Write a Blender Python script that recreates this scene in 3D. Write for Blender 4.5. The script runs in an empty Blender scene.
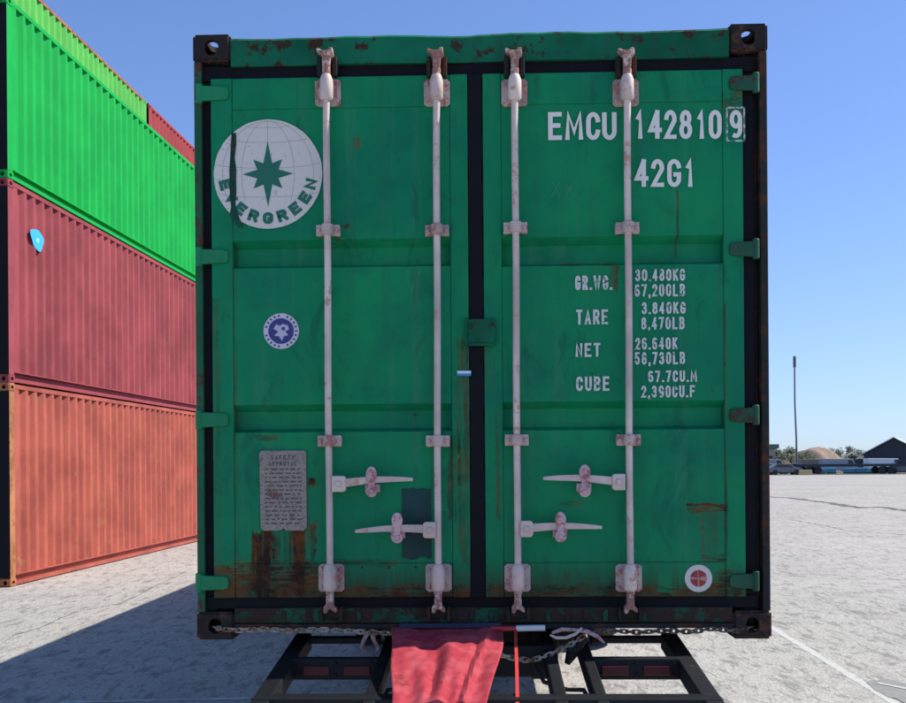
import bpy, bmesh, math, random
from mathutils import Vector, Matrix
random.seed(7)
S = bpy.context.scene
COL = S.collection
R = math.radians

# ------------------------------------------------------------------ camera
FPX, PX, PY, ROLL, CAMZ = 1020.0, 453.0, 464.0, R(0.4), 1.70
cam_d = bpy.data.cameras.new('camera')
cam = bpy.data.objects.new('camera', cam_d); COL.objects.link(cam)
cam_d.sensor_width = 36.0
cam_d.lens = FPX/906*36.0
cam_d.shift_x = 0.0
cam_d.shift_y = (PY-351.5)/906
cam_d.clip_start = 0.05; cam_d.clip_end = 9000
cr, sr = math.cos(ROLL), math.sin(ROLL)
RV, UV, FV = Vector((cr, 0, -sr)), Vector((sr, 0, cr)), Vector((0, 1, 0))
CAMP = Vector((0, 0, CAMZ))
cam.matrix_world = Matrix(((RV.x, UV.x, -FV.x, 0), (RV.y, UV.y, -FV.y, 0), (RV.z, UV.z, -FV.z, CAMZ), (0, 0, 0, 1)))
S.camera = cam

# ------------------------------------------------------------------ light
SUN = Vector((0.85, 0.13, 1.0)).normalized()
el = math.asin(SUN.z); az = math.atan2(SUN.x, SUN.y)
W = bpy.data.worlds.new('World'); S.world = W; W.use_nodes = True
nt = W.node_tree; nt.nodes.clear()
sky = nt.nodes.new('ShaderNodeTexSky'); sky.sky_type = 'NISHITA'; sky.sun_disc = False
sky.sun_elevation = el; sky.sun_rotation = az
sky.altitude = 0; sky.air_density = 1.0; sky.dust_density = 0.25; sky.ozone_density = 4.0
bg = nt.nodes.new('ShaderNodeBackground'); bg.inputs[1].default_value = 0.11
wo = nt.nodes.new('ShaderNodeOutputWorld')
tint = nt.nodes.new('ShaderNodeMix'); tint.data_type = 'RGBA'; tint.blend_type = 'MULTIPLY'; tint.inputs[0].default_value = 1.0; tint.inputs[7].default_value = (0.94, 1.03, 1.22, 1)
nt.links.new(sky.outputs[0], tint.inputs[6]); 
dn = nt.nodes.new('ShaderNodeVectorMath'); dn.operation = 'MULTIPLY_ADD'; dn.inputs[1].default_value = (.095, .062, .022); dn.inputs[2].default_value = (1, 1, 1)
dv = nt.nodes.new('ShaderNodeVectorMath'); dv.operation = 'DIVIDE'
nt.links.new(tint.outputs[2], dn.inputs[0]); nt.links.new(tint.outputs[2], dv.inputs[0]); nt.links.new(dn.outputs[0], dv.inputs[1])
nt.links.new(dv.outputs[0], bg.inputs[0]); nt.links.new(bg.outputs[0], wo.inputs[0])
sl = bpy.data.lights.new('sun', 'SUN'); sl.energy = 4.2; sl.angle = R(0.5); sl.color = (1.0, 0.94, 0.85)
so = bpy.data.objects.new('sun', sl); COL.objects.link(so); so.rotation_euler = SUN.to_track_quat('Z', 'Y').to_euler()
so.location = (0, 0, 60)
S.view_settings.view_transform = 'Standard'; S.view_settings.look = 'None'
S.view_settings.gamma = 1.0; S.view_settings.use_curve_mapping = False
S.view_settings.exposure = 0.6

# ------------------------------------------------------------------ pixel helpers (layout measured from the photograph)
def ray(px, py):
    return FV*FPX + RV*(px-PX) - UV*(py-PY)
def at(px, py, Y):
    r = ray(px, py); return CAMP + r*(Y/r.y)
def gnd(px, py, z=0.0):
    r = ray(px, py); return CAMP + r*((z-CAMZ)/r.z)
CYAW = R(-1.8)
CORG = Vector((0.117, 4.325, 0.955))
MC = Matrix.Translation(CORG) @ Matrix.Rotation(CYAW, 4, 'Z')
MCI = MC.inverted()
def F(px, py, ly=0.0):
    "photo pixel -> (x, z) on the plane y=ly of the container's own frame"
    o = MCI @ CAMP; d = MCI.to_3x3() @ ray(px, py)
    t = (ly-o.y)/d.y
    p = o+d*t
    return p.x, p.z

# ------------------------------------------------------------------ mesh builder
class MB:
    def __init__(s): s.v = []; s.f = []
    def add(s, vs, fs):
        n = len(s.v); s.v += [tuple(v) for v in vs]; s.f += [tuple(n+i for i in f) for f in fs]; return s
    def box(s, x0, x1, y0, y1, z0, z1):
        if x0 > x1: x0, x1 = x1, x0
        if y0 > y1: y0, y1 = y1, y0
        if z0 > z1: z0, z1 = z1, z0
        return s.add([(x0,y0,z0),(x1,y0,z0),(x1,y1,z0),(x0,y1,z0),(x0,y0,z1),(x1,y0,z1),(x1,y1,z1),(x0,y1,z1)],
                     [(0,3,2,1),(4,5,6,7),(0,1,5,4),(1,2,6,5),(2,3,7,6),(3,0,4,7)])
    def beam(s, p, q, w, h, up=(0,0,1)):
        p, q = Vector(p), Vector(q); d = (q-p).normalized(); up = Vector(up)
        sd = d.cross(up).normalized(); u = sd.cross(d)
        vs = [c+sd*a*w/2+u*b*h/2 for c in (p, q) for a, b in ((-1,-1),(1,-1),(1,1),(-1,1))]
        return s.add(vs, [(0,1,2,3),(7,6,5,4),(0,4,5,1),(1,5,6,2),(2,6,7,3),(3,7,4,0)])
    def tube(s, pts, r, n=12, caps=True):
        pts = [Vector(p) for p in pts]; rr = r if isinstance(r, (list, tuple)) else [r]*len(pts)
        vs = []; ref = None
        for i, p in enumerate(pts):
            d = (pts[min(i+1, len(pts)-1)]-pts[max(i-1, 0)]).normalized()
            if ref is None: ref = d.orthogonal().normalized()
            a = (ref-d*ref.dot(d)).normalized(); ref = a; b = d.cross(a)
            for k in range(n):
                t = 2*math.pi*k/n; vs.append(p+(a*math.cos(t)+b*math.sin(t))*rr[i])
        fs = []
        for i in range(len(pts)-1):
            for k in range(n):
                fs.append((i*n+k, i*n+(k+1) % n, (i+1)*n+(k+1) % n, (i+1)*n+k))
        if caps:
            fs.append(tuple(range(n-1, -1, -1))); fs.append(tuple((len(pts)-1)*n+k for k in range(n)))
        return s.add(vs, fs)
    def prism(s, poly, a0, a1, axis='y'):
        "poly: list of 2D points; axis y -> (x,z), axis x -> (y,z), axis z -> (x,y)"
        def m(u, v, a):
            return (u, a, v) if axis == 'y' else ((a, u, v) if axis == 'x' else (u, v, a))
        n = len(poly)
        vs = [m(u, v, a0) for u, v in poly]+[m(u, v, a1) for u, v in poly]
        fs = [tuple(range(n)), tuple(range(2*n-1, n-1, -1))]+[(i, i+n, (i+1) % n+n, (i+1) % n) for i in range(n)]
        return s.add(vs, fs)
    def disc(s, cx, cz, y, r, n=48, wob=0.0, rz=None, th=0.0008):
        rz = rz or r
        poly = [(cx+r*math.cos(2*math.pi*k/n)*(1+wob*random.uniform(-1, 1)), cz+rz*math.sin(2*math.pi*k/n)*(1+wob*random.uniform(-1, 1))) for k in range(n)]
        return s.prism(poly, y, y+th)
    def ring(s, cx, cz, y, r0, r1, n=64, th=0.0006, a0=0, a1=360):
        full = a1-a0 >= 360
        m = n if full else n+1
        vs = []
        for k in range(m):
            t = R(a0+(a1-a0)*k/n)
            for rr in (r0, r1):
                vs += [(cx+rr*math.cos(t), y, cz+rr*math.sin(t))]
        fs = [(2*k, 2*k+1, 2*((k+1) % m)+1, 2*((k+1) % m)) for k in range(n)]
        return s.add(vs, fs)
    def merge(s, o): return s.add(o.v, o.f)

def build(name, mb, mat, parent=None, bevel=0, smooth=False, seg=2):
    me = bpy.data.meshes.new(name); me.from_pydata(mb.v, [], mb.f)
    bm = bmesh.new(); bm.from_mesh(me); bmesh.ops.recalc_face_normals(bm, faces=bm.faces); bm.to_mesh(me); bm.free()
    if smooth:
        for p in me.polygons: p.use_smooth = True
        me.set_sharp_from_angle(angle=R(38))
    if mat: me.materials.append(mat)
    o = bpy.data.objects.new(name, me); COL.objects.link(o)
    if bevel:
        b = o.modifiers.new('bevel', 'BEVEL'); b.width = bevel; b.segments = seg; b.limit_method = 'ANGLE'; b.angle_limit = R(40)
    if parent: o.parent = parent
    return o
def empty(name, loc=(0,0,0), rz=0):
    o = bpy.data.objects.new(name, None); COL.objects.link(o); o.location = loc; o.rotation_euler = (0, 0, rz); o.empty_display_size = .2; return o
def tag(o, label=None, cat=None, group=None, kind=None):
    if label: o['label'] = label
    if cat: o['category'] = cat
    if group: o['group'] = group
    if kind: o['kind'] = kind
    return o
def text(mb, s, x0, x1, z0, z1, y, off=0.02, mirror=False):
    "letters fitted to the rectangle, lying on the plane y"
    cu = bpy.data.curves.new('t', 'FONT'); cu.body = s; cu.offset = off; cu.resolution_u = 3; cu.space_character = 1.05
    cu.extrude = 0.0
    o = bpy.data.objects.new('t', cu); COL.objects.link(o)
    dg = bpy.context.evaluated_depsgraph_get(); me = bpy.data.meshes.new_from_object(o.evaluated_get(dg))
    vs = [v.co.copy() for v in me.vertices]; fs = [tuple(p.vertices) for p in me.polygons]
    bpy.data.objects.remove(o); bpy.data.meshes.remove(me); bpy.data.curves.remove(cu)
    mx0, mx1 = min(v.x for v in vs), max(v.x for v in vs); my0, my1 = min(v.y for v in vs), max(v.y for v in vs)
    out = [(x0+(v.x-mx0)/(mx1-mx0)*(x1-x0), y, z0+(v.y-my0)/(my1-my0)*(z1-z0)) for v in vs]
    return mb.add(out, fs)

def arc(cx, cy, rx, ry, a0, a1, n=10):
    return [(cx+rx*math.cos(R(a0+(a1-a0)*k/n)), cy+ry*math.sin(R(a0+(a1-a0)*k/n))) for k in range(n+1)]
A_ = arc
GL = {
 '0': [A_(.5,.72,.5,.28,0,180)+A_(.5,.28,.5,.28,180,360)+[(1,.72)]],
 '1': [[(.15,.78),(.62,1),(.62,0)]],
 '2': [A_(.5,.72,.5,.28,170,-15)+[(.0,.0),(1,0)]],
 '3': [A_(.48,.74,.45,.26,160,-60)+[(.45,.53)], A_(.48,.27,.5,.27,75,-165)],
 '4': [[(.72,0),(.72,1)], [(.72,1),(.0,.27),(1,.27)]],
 '5': [[(.95,1),(.12,1),(.06,.56)]+A_(.48,.31,.5,.31,115,-160)],
 '6': [[(.85,.92)]+A_(.5,.70,.5,.30,70,180)+A_(.5,.28,.5,.28,180,360)+A_(.5,.30,.5,.27,0,170)],
 '7': [[(0,1),(1,1),(.35,0)]],
 '8': [A_(.5,.76,.42,.24,0,360,16), A_(.5,.27,.5,.27,0,360,16)],
 '9': [A_(.5,.70,.5,.30,0,360,16), [(1,.70),(1,.3)]+A_(.5,.28,.5,.28,0,-110)],
 'A': [[(0,0),(.5,1),(1,0)], [(.2,.30),(.8,.30)]],
 'B': [[(0,0),(0,1),(.55,1)]+A_(.55,.77,.40,.23,90,-90)+[(0,.54)], [(.5,.54)]+A_(.55,.27,.45,.27,90,-90)+[(0,0)]],
 'C': [A_(.5,.72,.5,.28,5,180)+A_(.5,.28,.5,.28,180,355)],
 'E': [[(1,1),(0,1),(0,0),(1,0)], [(0,.52),(.85,.52)]],
 'F': [[(1,1),(0,1),(0,0)], [(0,.52),(.85,.52)]],
 'G': [A_(.5,.72,.5,.28,12,180)+A_(.5,.28,.5,.28,180,360)+[(1,.44),(.62,.44)]],
 'K': [[(0,0),(0,1)], [(.95,1),(.08,.45)], [(.30,.60),(1,0)]],
 'L': [[(0,1),(0,0),(1,0)]],
 'M': [[(0,0),(.06,1),(.5,.25),(.94,1),(1,0)]],
 'N': [[(0,0),(0,1),(1,0),(1,1)]],
 'R': [[(0,0),(0,1),(.6,1)]+A_(.6,.75,.40,.25,90,-90)+[(0,.50)], [(.55,.50),(1,0)]],
 'T': [[(0,1),(1,1)], [(.5,1),(.5,0)]],
 'U': [[(0,1),(0,.28)]+A_(.5,.28,.5,.28,180,360)+[(1,1)]],
 'V': [[(0,1),(.5,0),(1,1)]],
 'W': [[(0,1),(.25,0),(.5,.8),(.75,0),(1,1)]],
 '.': [[(.35,.0),(.65,.0)]], ',': [[(.6,.04),(.35,-.16)]],
}
def glyph(ch, w, x0, x1, z0, z1):
    "stroked letter: list of (polygon-strip verts, faces) in the rectangle, stroke width w"
    outv = []; outf = []
    x0, x1, z0, z1 = x0+w/2, x1-w/2, z0+w/2, z1-w/2
    for si, st in enumerate(GL[ch]):
        P_ = [Vector((x0+(x1-x0)*a_, z0+(z1-z0)*b_)) for a_, b_ in st]
        Q = [P_[0]]
        for q in P_[1:]:
            if (q-Q[-1]).length > w*.04: Q.append(q)
        if len(Q) == 1: Q = [Q[0]-Vector((w*.12, 0)), Q[0]+Vector((w*.12, 0))]
        P_ = Q; n = len(P_); L = []
        closed = (P_[0]-P_[-1]).length < w*.2
        for i, p in enumerate(P_):
            if closed and i in (0, n-1): d0 = (P_[-1]-P_[-2]).normalized(); d1 = (P_[1]-P_[0]).normalized()
            else:
                d0 = (p-P_[i-1]).normalized() if i > 0 else (P_[1]-p).normalized(); d1 = (P_[i+1]-p).normalized() if i < n-1 else d0
            t = (d0+d1); t = t.normalized() if t.length > .05 else d0
            nr = Vector((-t.y, t.x)); k = min(1.7, 1/max(.3, nr.dot(Vector((-d0.y, d0.x)))))
            e = Vector((0, 0))
            if not closed and i == 0: e = -d1*w*.45
            if not closed and i == n-1: e = d0*w*.45
            L.append((p+e+nr*w/2*k, p+e-nr*w/2*k))
        b0 = len(outv)
        for l in L: outv += [(l[0].x, -si*.0002, l[0].y), (l[1].x, -si*.0002, l[1].y)]
        outf += [(b0+2*i, b0+2*i+1, b0+2*i+3, b0+2*i+2) for i in range(n-1)]
    return outv, outf
def word(mb, s, x0, x1, z0, z1, y, w, gap=.35, ratio=.62):
    "fit a line of stroked capitals into the rectangle"
    wid = {'1': .62, '.': .40, ',': .40, 'M': 1.25, 'W': 1.35}
    tot = sum(wid.get(c, 1.0) for c in s)+gap*(len(s)-1); k = (x1-x0)/tot; x = x0
    for c in s:
        cw = wid.get(c, 1.0)*k; v, f = glyph(c, w, x, x+cw, z0, z1)
        mb.add([(a_, y+b_, c_) for a_, b_, c_ in v], f); x += cw+gap*k
    return mb

# ------------------------------------------------------------------ material helpers
class N:
    "small node-graph helper"
    def __init__(s, name):
        s.m = bpy.data.materials.new(name); s.m.use_nodes = True; s.t = s.m.node_tree; s.t.nodes.clear()
        s.out = s.t.nodes.new('ShaderNodeOutputMaterial'); s.b = s.t.nodes.new('ShaderNodeBsdfPrincipled')
        s.t.links.new(s.b.outputs[0], s.out.inputs[0])
        s.tc = s.t.nodes.new('ShaderNodeTexCoord')
        s.sep = None
    def setin(s, sock, v):
        if isinstance(v, bpy.types.NodeSocket): s.t.links.new(v, sock)
        else:
            if sock.type == 'RGBA' and len(v) == 3: v = (*v, 1)
            sock.default_value = v
    def math(s, op, a, b=0.0, c=None, clamp=False):
        n = s.t.nodes.new('ShaderNodeMath'); n.operation = op; n.use_clamp = clamp
        s.setin(n.inputs[0], a); s.setin(n.inputs[1], b)
        if c is not None: s.setin(n.inputs[2], c)
        return n.outputs[0]
    def coord(s, scale=(1,1,1), obj=True, rand=False):
        n = s.t.nodes.new('ShaderNodeMapping'); s.t.links.new(s.tc.outputs['Object'], n.inputs[0]); n.inputs['Scale'].default_value = scale
        if rand:
            oi = s.t.nodes.new('ShaderNodeObjectInfo'); mm = s.math('MULTIPLY', oi.outputs['Random'], 57.0)
            cx = s.t.nodes.new('ShaderNodeCombineXYZ')
            for i in range(3): s.t.links.new(mm, cx.inputs[i])
            s.t.links.new(cx.outputs[0], n.inputs['Location'])
        return n.outputs[0]
    def noise(s, scale, vec=None, detail=5, rough=0.6, dist=0.0):
        n = s.t.nodes.new('ShaderNodeTexNoise'); n.inputs['Scale'].default_value = scale; n.inputs['Detail'].default_value = detail
        n.inputs['Roughness'].default_value = rough; n.inputs['Distortion'].default_value = dist
        s.t.links.new(vec or s.tc.outputs['Object'], n.inputs['Vector']); return n.outputs[0]
    def voro(s, scale, vec=None, feat='F1'):
        n = s.t.nodes.new('ShaderNodeTexVoronoi'); n.feature = feat; n.inputs['Scale'].default_value = scale
        s.t.links.new(vec or s.tc.outputs['Object'], n.inputs['Vector']); return n.outputs[0]
    def ramp(s, f, lo, hi, a=0.0, b=1.0):
        n = s.t.nodes.new('ShaderNodeMapRange'); n.interpolation_type = 'SMOOTHSTEP'
        s.setin(n.inputs[0], f)
        for i, v in ((1, lo), (2, hi), (3, a), (4, b)): n.inputs[i].default_value = v
        return n.outputs[0]
    def mix(s, f, a, b, mode='MIX'):
        n = s.t.nodes.new('ShaderNodeMix'); n.data_type = 'RGBA'; n.blend_type = mode
        s.setin(n.inputs[0], f); s.setin(n.inputs[6], a); s.setin(n.inputs[7], b); return n.outputs[2]
    def xyz(s):
        if s.sep is None:
            n = s.t.nodes.new('ShaderNodeSeparateXYZ'); s.t.links.new(s.tc.outputs['Object'], n.inputs[0]); s.sep = n.outputs
        return s.sep
    def rect(s, x0, x1, z0, z1, soft=0.02):
        X, _, Z = s.xyz()
        if getattr(s, 'wx', None) is None:
            s.wx = s.math('MULTIPLY', s.math('SUBTRACT', s.noise(9, s.coord((1, 1, .8)), 5, .7), .5), .11); s.wz = s.math('MULTIPLY', s.math('SUBTRACT', s.noise(13, s.coord((1, 1, .5), ), 5, .7), .5), .30)
        kx = min(1.0, (x1-x0)/.08); kz = min(1.0, (z1-z0)/.15)
        X = s.math('MULTIPLY_ADD', s.wx, kx, X); Z = s.math('MULTIPLY_ADD', s.wz, kz, Z)
        m = s.math('MULTIPLY', s.ramp(X, x0-soft, x0+soft), s.ramp(X, x1-soft, x1+soft, 1, 0))
        m = s.math('MULTIPLY', m, s.ramp(Z, z0-soft, z0+soft)); return s.math('MULTIPLY', m, s.ramp(Z, z1-soft, z1+soft, 1, 0))
    def bump(s, h, st=0.3, d=0.01, prev=None):
        n = s.t.nodes.new('ShaderNodeBump'); n.inputs['Strength'].default_value = st; n.inputs['Distance'].default_value = d
        s.t.links.new(h, n.inputs['Height'])
        if prev is not None: s.t.links.new(prev, n.inputs['Normal'])
        s.t.links.new(n.outputs[0], s.b.inputs['Normal']); return n.outputs[0]
    def fin(s, col, rough=0.5, metal=0.0, spec=0.5):
        s.setin(s.b.inputs['Base Color'], col); s.setin(s.b.inputs['Roughness'], rough); s.setin(s.b.inputs['Metallic'], metal)
        s.b.inputs['Specular IOR Level'].default_value = spec; return s.m

def paint(name, col, rough=0.45, var=0.15, rust=0.35, rcol=(0.07, 0.028, 0.015), streak=True, scale=1.0, bump=0.15, rand=True, dirt=0.25, spec=0.3):
    "weathered paint: broad colour drift, vertical washing streaks, chips of rust"
    g = N(name); v = g.coord((scale,)*3, rand=rand); vs = g.coord((scale*6, scale*6, scale*0.35), rand=rand)
    big = g.noise(1.3, v, 4); st = g.noise(1.6, vs, 5, 0.65); fine = g.noise(38, v, 5, 0.7)
    c = g.mix(g.ramp(big, .3, .7), [x*(1-var) for x in col], [min(1, x*(1+var)) for x in col])
    if streak: c = g.mix(g.math('MULTIPLY', g.ramp(st, .5, .75), dirt), c, [x*0.45+0.02 for x in col])
    c = g.mix(g.math('MULTIPLY', g.ramp(fine, .55, .8), .25), c, [x*.6 for x in col])
    rm = g.math('MULTIPLY', g.noise(9, v, 7, 0.72), g.math('ADD', g.noise(2.2, v, 3), 0.35))
    rmask = g.ramp(rm, .66-rust*.32, .72-rust*.28)
    c = g.mix(rmask, c, g.mix(fine, rcol, [x*2.2 for x in rcol]))
    r = g.math('ADD', g.math('MULTIPLY', rmask, .4), g.math('ADD', g.math('MULTIPLY', fine, .2), rough))
    if bump: g.bump(g.math('ADD', g.math('MULTIPLY', g.noise(4, v, 3), 1.0), g.math('MULTIPLY', rmask, .12)), bump, .01)
    return g.fin(c, r, spec=spec)
def plain(name, col, rough=0.6, var=0.2, scale=12, metal=0.0, bump=0.0):
    g = N(name); n = g.noise(scale, None, 5, .65)
    c = g.mix(n, [x*(1-var) for x in col], [min(1, x*(1+var)) for x in col])
    if bump: g.bump(n, bump, .005)
    return g.fin(c, rough, metal)

GREEN = (0.006, 0.175, 0.088)
RUST = (0.065, 0.026, 0.016)
def door_mat(name, stains=()):
    g = N(name)
    v = g.coord(); vs = g.coord((9, 9, .5)); vh = g.coord((.6, 1, 5))
    big = g.noise(1.4, v, 4); st = g.noise(1.5, vs, 6, .68); fine = g.noise(60, v, 5, .7); med = g.noise(11, v, 5, .6)
    X, Y, Z = g.xyz()
    c = g.mix(g.ramp(big, .32, .68), (0.002, 0.195, 0.090), (0.005, 0.265, 0.100))
    c = g.mix(g.math('MULTIPLY', g.ramp(st, .48, .72), .38), c, (0.016, 0.150, 0.066))
    c = g.mix(g.math('MULTIPLY', g.ramp(g.noise(1.1, vs, 6, .7), .52, .72), .40), c, (0.055, 0.245, 0.135))
    c = g.mix(g.math('MULTIPLY', g.ramp(g.noise(3.4, v, 6, .65), .48, .68), .42), c, (0.003, 0.12, 0.07))
    c = g.mix(g.math('MULTIPLY', g.ramp(fine, .60, .78), .35), c, (0.03, 0.10, 0.06))
    scr = g.math('MULTIPLY', g.ramp(g.noise(3.0, g.coord((1.2, 1, 22)), 7, .75, .3), .62, .68), g.ramp(g.noise(2.0, v, 3), .5, .62))
    c = g.mix(g.math('MULTIPLY', scr, .5), c, (0.05, 0.27, 0.17))
    dk_ = g.math('MULTIPLY', g.ramp(g.noise(2.6, g.coord((2.2, 1, .9)), 7, .72, .8), .55, .66), .5)
    c = g.mix(dk_, c, (0.004, 0.115, 0.060))
    # road dirt on the lowest hand's breadth of the leaf
    low = g.math('MULTIPLY', g.ramp(g.math('MULTIPLY_ADD', g.math('SUBTRACT', st, .5), .35, Z), .37, .19), g.ramp(st, .25, .55))
    c = g.mix(g.math('MULTIPLY', low, .82), c, (0.040, 0.036, 0.020))
    # scattered chips
    chip = g.ramp(g.math('MULTIPLY', g.noise(14, v, 8, .75), g.math('ADD', g.noise(2.4, v, 3), .3)), .575, .60)
    rm = chip
    for (x0, x1, z0, z1, soft, amt, kind) in stains:
        m = g.rect(x0, x1, z0, z1, soft)
        tex = g.ramp(g.noise(3.2, vs, 6, .7), .34, .62) if kind == 'v' else g.ramp(g.noise(16, vh, 6, .7), .36, .60)
        m = g.math('MULTIPLY', g.math('MULTIPLY', m, tex), amt)
        rm = g.math('MAXIMUM', rm, m)
    c = g.mix(g.math('MULTIPLY', rm, .9), c, g.mix(g.ramp(g.noise(5, v, 6, .7), .4, .62), (0.030, 0.018, 0.014), (0.15, 0.055, 0.020)))
    wav = g.math('ADD', g.math('MULTIPLY', g.noise(2.2, g.coord((1, 1, 1.6)), 2), 1.0), g.math('MULTIPLY', g.math('SUBTRACT', fine, rm), .02))
    g.bump(wav, .8, .03)
    return g.fin(c, g.math('ADD', .42, g.math('ADD', g.math('MULTIPLY', rm, .4), g.math('MULTIPLY', med, .22))), spec=.16)

M = {}
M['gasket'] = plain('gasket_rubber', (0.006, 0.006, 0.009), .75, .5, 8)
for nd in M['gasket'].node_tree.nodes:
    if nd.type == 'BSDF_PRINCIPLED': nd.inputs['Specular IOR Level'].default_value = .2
M['blacksteel'] = paint('black_chassis_paint', (0.006, 0.007, 0.009), .5, .3, .15, (0.05, 0.022, 0.012))
M['casting'] = paint('rusty_casting', (0.020, 0.014, 0.013), .65, .3, .70, (0.055, 0.026, 0.018), streak=False, scale=2.5)
M['post'] = paint('post_paint', (0.010, 0.120, 0.050), .5, .25, .72, (0.055, 0.024, 0.016), scale=1.6)
M['postdark'] = paint('rusted_post', (0.018, 0.020, 0.018), .6, .3, .75, (0.05, 0.022, 0.014), scale=2)
M['header'] = paint('header_paint', (0.005, 0.135, 0.066), .6, .35, .58, (0.030, 0.018, 0.013), scale=1.7, dirt=.8, spec=.15)
M['sill'] = paint('sill_paint', (0.009, 0.075, 0.038), .7, .5, 1.0, (0.026, 0.016, 0.013), scale=2.6, dirt=.9)
M['hinge'] = paint('hinge_paint', (0.008, 0.22, 0.085), .45, .2, .35, scale=3)
M['hingedirty'] = paint('dirty_hinge_paint', (0.014, 0.085, 0.045), .5, .3, .6, (0.04, 0.025, 0.018), scale=3)
M['rod'] = paint('galvanised_rod', (0.66, 0.54, 0.48), .38, .22, .55, (0.34, 0.20, 0.16), scale=2.2, bump=.05, dirt=.35)
M['plate'] = paint('galvanised_plate', (0.50, 0.38, 0.34), .45, .25, .72, (0.26, 0.11, 0.10), scale=4, bump=.1, streak=False)
M['cam'] = paint('worn_cam_steel', (0.56, 0.44, 0.37), .45, .25, .95, (0.20, 0.10, 0.08), scale=5, streak=False)
M['pinkmetal'] = paint('rust_bloomed_metal', (0.56, 0.38, 0.39), .5, .2, .75, (0.24, 0.09, 0.09), scale=5, streak=False)
M['gside'] = paint('container_green', (0.006, 0.16, 0.08), .45, .1, .3)
def wornpaint(name, col, under=GREEN, thr=.62):
    g = N(name); n = g.noise(48, None, 6, .7)
    c = g.mix(g.ramp(n, thr, thr+.05), col, under)
    c = g.mix(g.math('MULTIPLY', g.noise(6, None, 4), .3), c, [x*.75 for x in col])
    return g.fin(c, .5)
M['letter'] = wornpaint('white_lettering', (0.84, 0.80, 0.72), thr=.66)
M['lettersmall'] = wornpaint('worn_white_lettering', (0.66, 0.68, 0.64), thr=.555)
M['badge'] = wornpaint('badge_white', (0.72, 0.68, 0.60), under=(.35, .42, .40), thr=.60)
M['badgeline'] = plain('badge_hairline', (0.42, 0.40, 0.36), .5)
M['badgegreen'] = plain('badge_green', (0.006, 0.15, 0.085), .5, .25, 30)
M['red'] = plain('faded_red_print', (0.30, 0.03, 0.03), .5, .5, 60)
M['blue'] = plain('blue_print', (0.035, 0.04, 0.20), .5, .5, 60)
M['lamp'] = plain('red_lamp_lens', (0.07, 0.004, 0.008), .35, .3)
M['tapered'] = plain('red_reflective_tape', (0.50, 0.03, 0.04), .4)
M['tapewhite'] = plain('white_reflective_tape', (0.70, 0.70, 0.68), .4)
M['rubber'] = plain('tyre_rubber', (0.03, 0.03, 0.032), .85, .4, 10, bump=.3)
M['rim'] = plain('wheel_rim', (0.35, 0.35, 0.36), .4, .2)
M['chain'] = paint('chain_metal', (0.42, 0.36, 0.28), .4, .3, .8, (0.13, 0.06, 0.03), scale=8, streak=False, bump=0)
M['strap'] = plain('red_webbing', (0.55, 0.03, 0.025), .75, .2, 90)
M['glass'] = plain('dark_glass', (0.02, 0.025, 0.03), .12, .1)

# ================================================================== SETTING
def ground_mat():
    g = N('weathered_asphalt'); v = g.coord()
    big = g.noise(.16, v, 4); med = g.noise(1.7, v, 5, .6); fine = g.noise(26, g.coord((1, .5, 1)), 6, .72); agg = g.voro(42, v)
    vy = g.coord((1, .30, 1)); blot = g.noise(11, vy, 5, .65, .5); str_ = g.noise(3.2, g.coord((1, .45, 1)), 6, .7, .8)
    mid = g.noise(.55, v, 5, .65); hue = g.noise(.9, g.coord((1, 1, 1.7)), 3); blot2 = g.noise(5.5, vy, 6, .7, 1.0)
    c = g.mix(g.ramp(big, .35, .65), (0.385, 0.365, 0.325), (0.45, 0.425, 0.38))
    c = g.mix(g.math('MULTIPLY', g.ramp(hue, .5, .65), .5), c, (0.42, 0.375, 0.345))
    c = g.mix(g.math('MULTIPLY', g.ramp(hue, .48, .34), .4), c, (0.37, 0.375, 0.32))
    c = g.mix(g.math('MULTIPLY', g.ramp(mid, .50, .68), .42), c, (0.29, 0.275, 0.25))
    c = g.mix(g.math('MULTIPLY', g.ramp(med, .45, .7), .35), c, (0.29, 0.28, 0.255))
    c = g.mix(g.math('MULTIPLY', g.ramp(fine, .48, .70), .55), c, (0.17, 0.165, 0.15))
    c = g.mix(g.math('MULTIPLY', g.ramp(fine, .48, .30), .50), c, (0.60, 0.57, 0.51))
    c = g.mix(g.math('MULTIPLY', g.ramp(blot, .53, .62), .65), c, (0.17, 0.163, 0.15))
    c = g.mix(g.math('MULTIPLY', g.ramp(blot2, .55, .64), .55), c, (0.16, 0.155, 0.145))
    c = g.mix(g.math('MULTIPLY', g.ramp(str_, .56, .68), .50), c, (0.20, 0.19, 0.175))
    c = g.mix(g.math('MULTIPLY', g.ramp(agg, .02, .16, 1, 0), .5), c, (0.10, 0.098, 0.09))
    g.bump(g.math('ADD', g.math('MULTIPLY', fine, .7), g.math('ADD', g.math('MULTIPLY', blot, .6), agg)), .55, .012)
    return g.fin(c, .88, spec=.25)
M['ground'] = ground_mat()
def sheet(name, x0, x1, y0, y1, z, mat):
    o = build(name, MB().add([(x0, y0, z), (x1, y0, z), (x1, y1, z), (x0, y1, z)], [(0, 1, 2, 3)]), mat); tag(o, kind='structure'); return o
sheet('ground', -4000, 4000, -300, 6000, 0, M['ground'])
scrub = N('scrubland'); scrub.fin(scrub.mix(scrub.ramp(scrub.noise(.06, None, 5), .4, .6), (0.12, 0.11, 0.08), (0.06, 0.07, 0.045)), .9)
sheet('far_ground', -3500, 3500, 128, 5900, .03, scrub.m)

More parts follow.
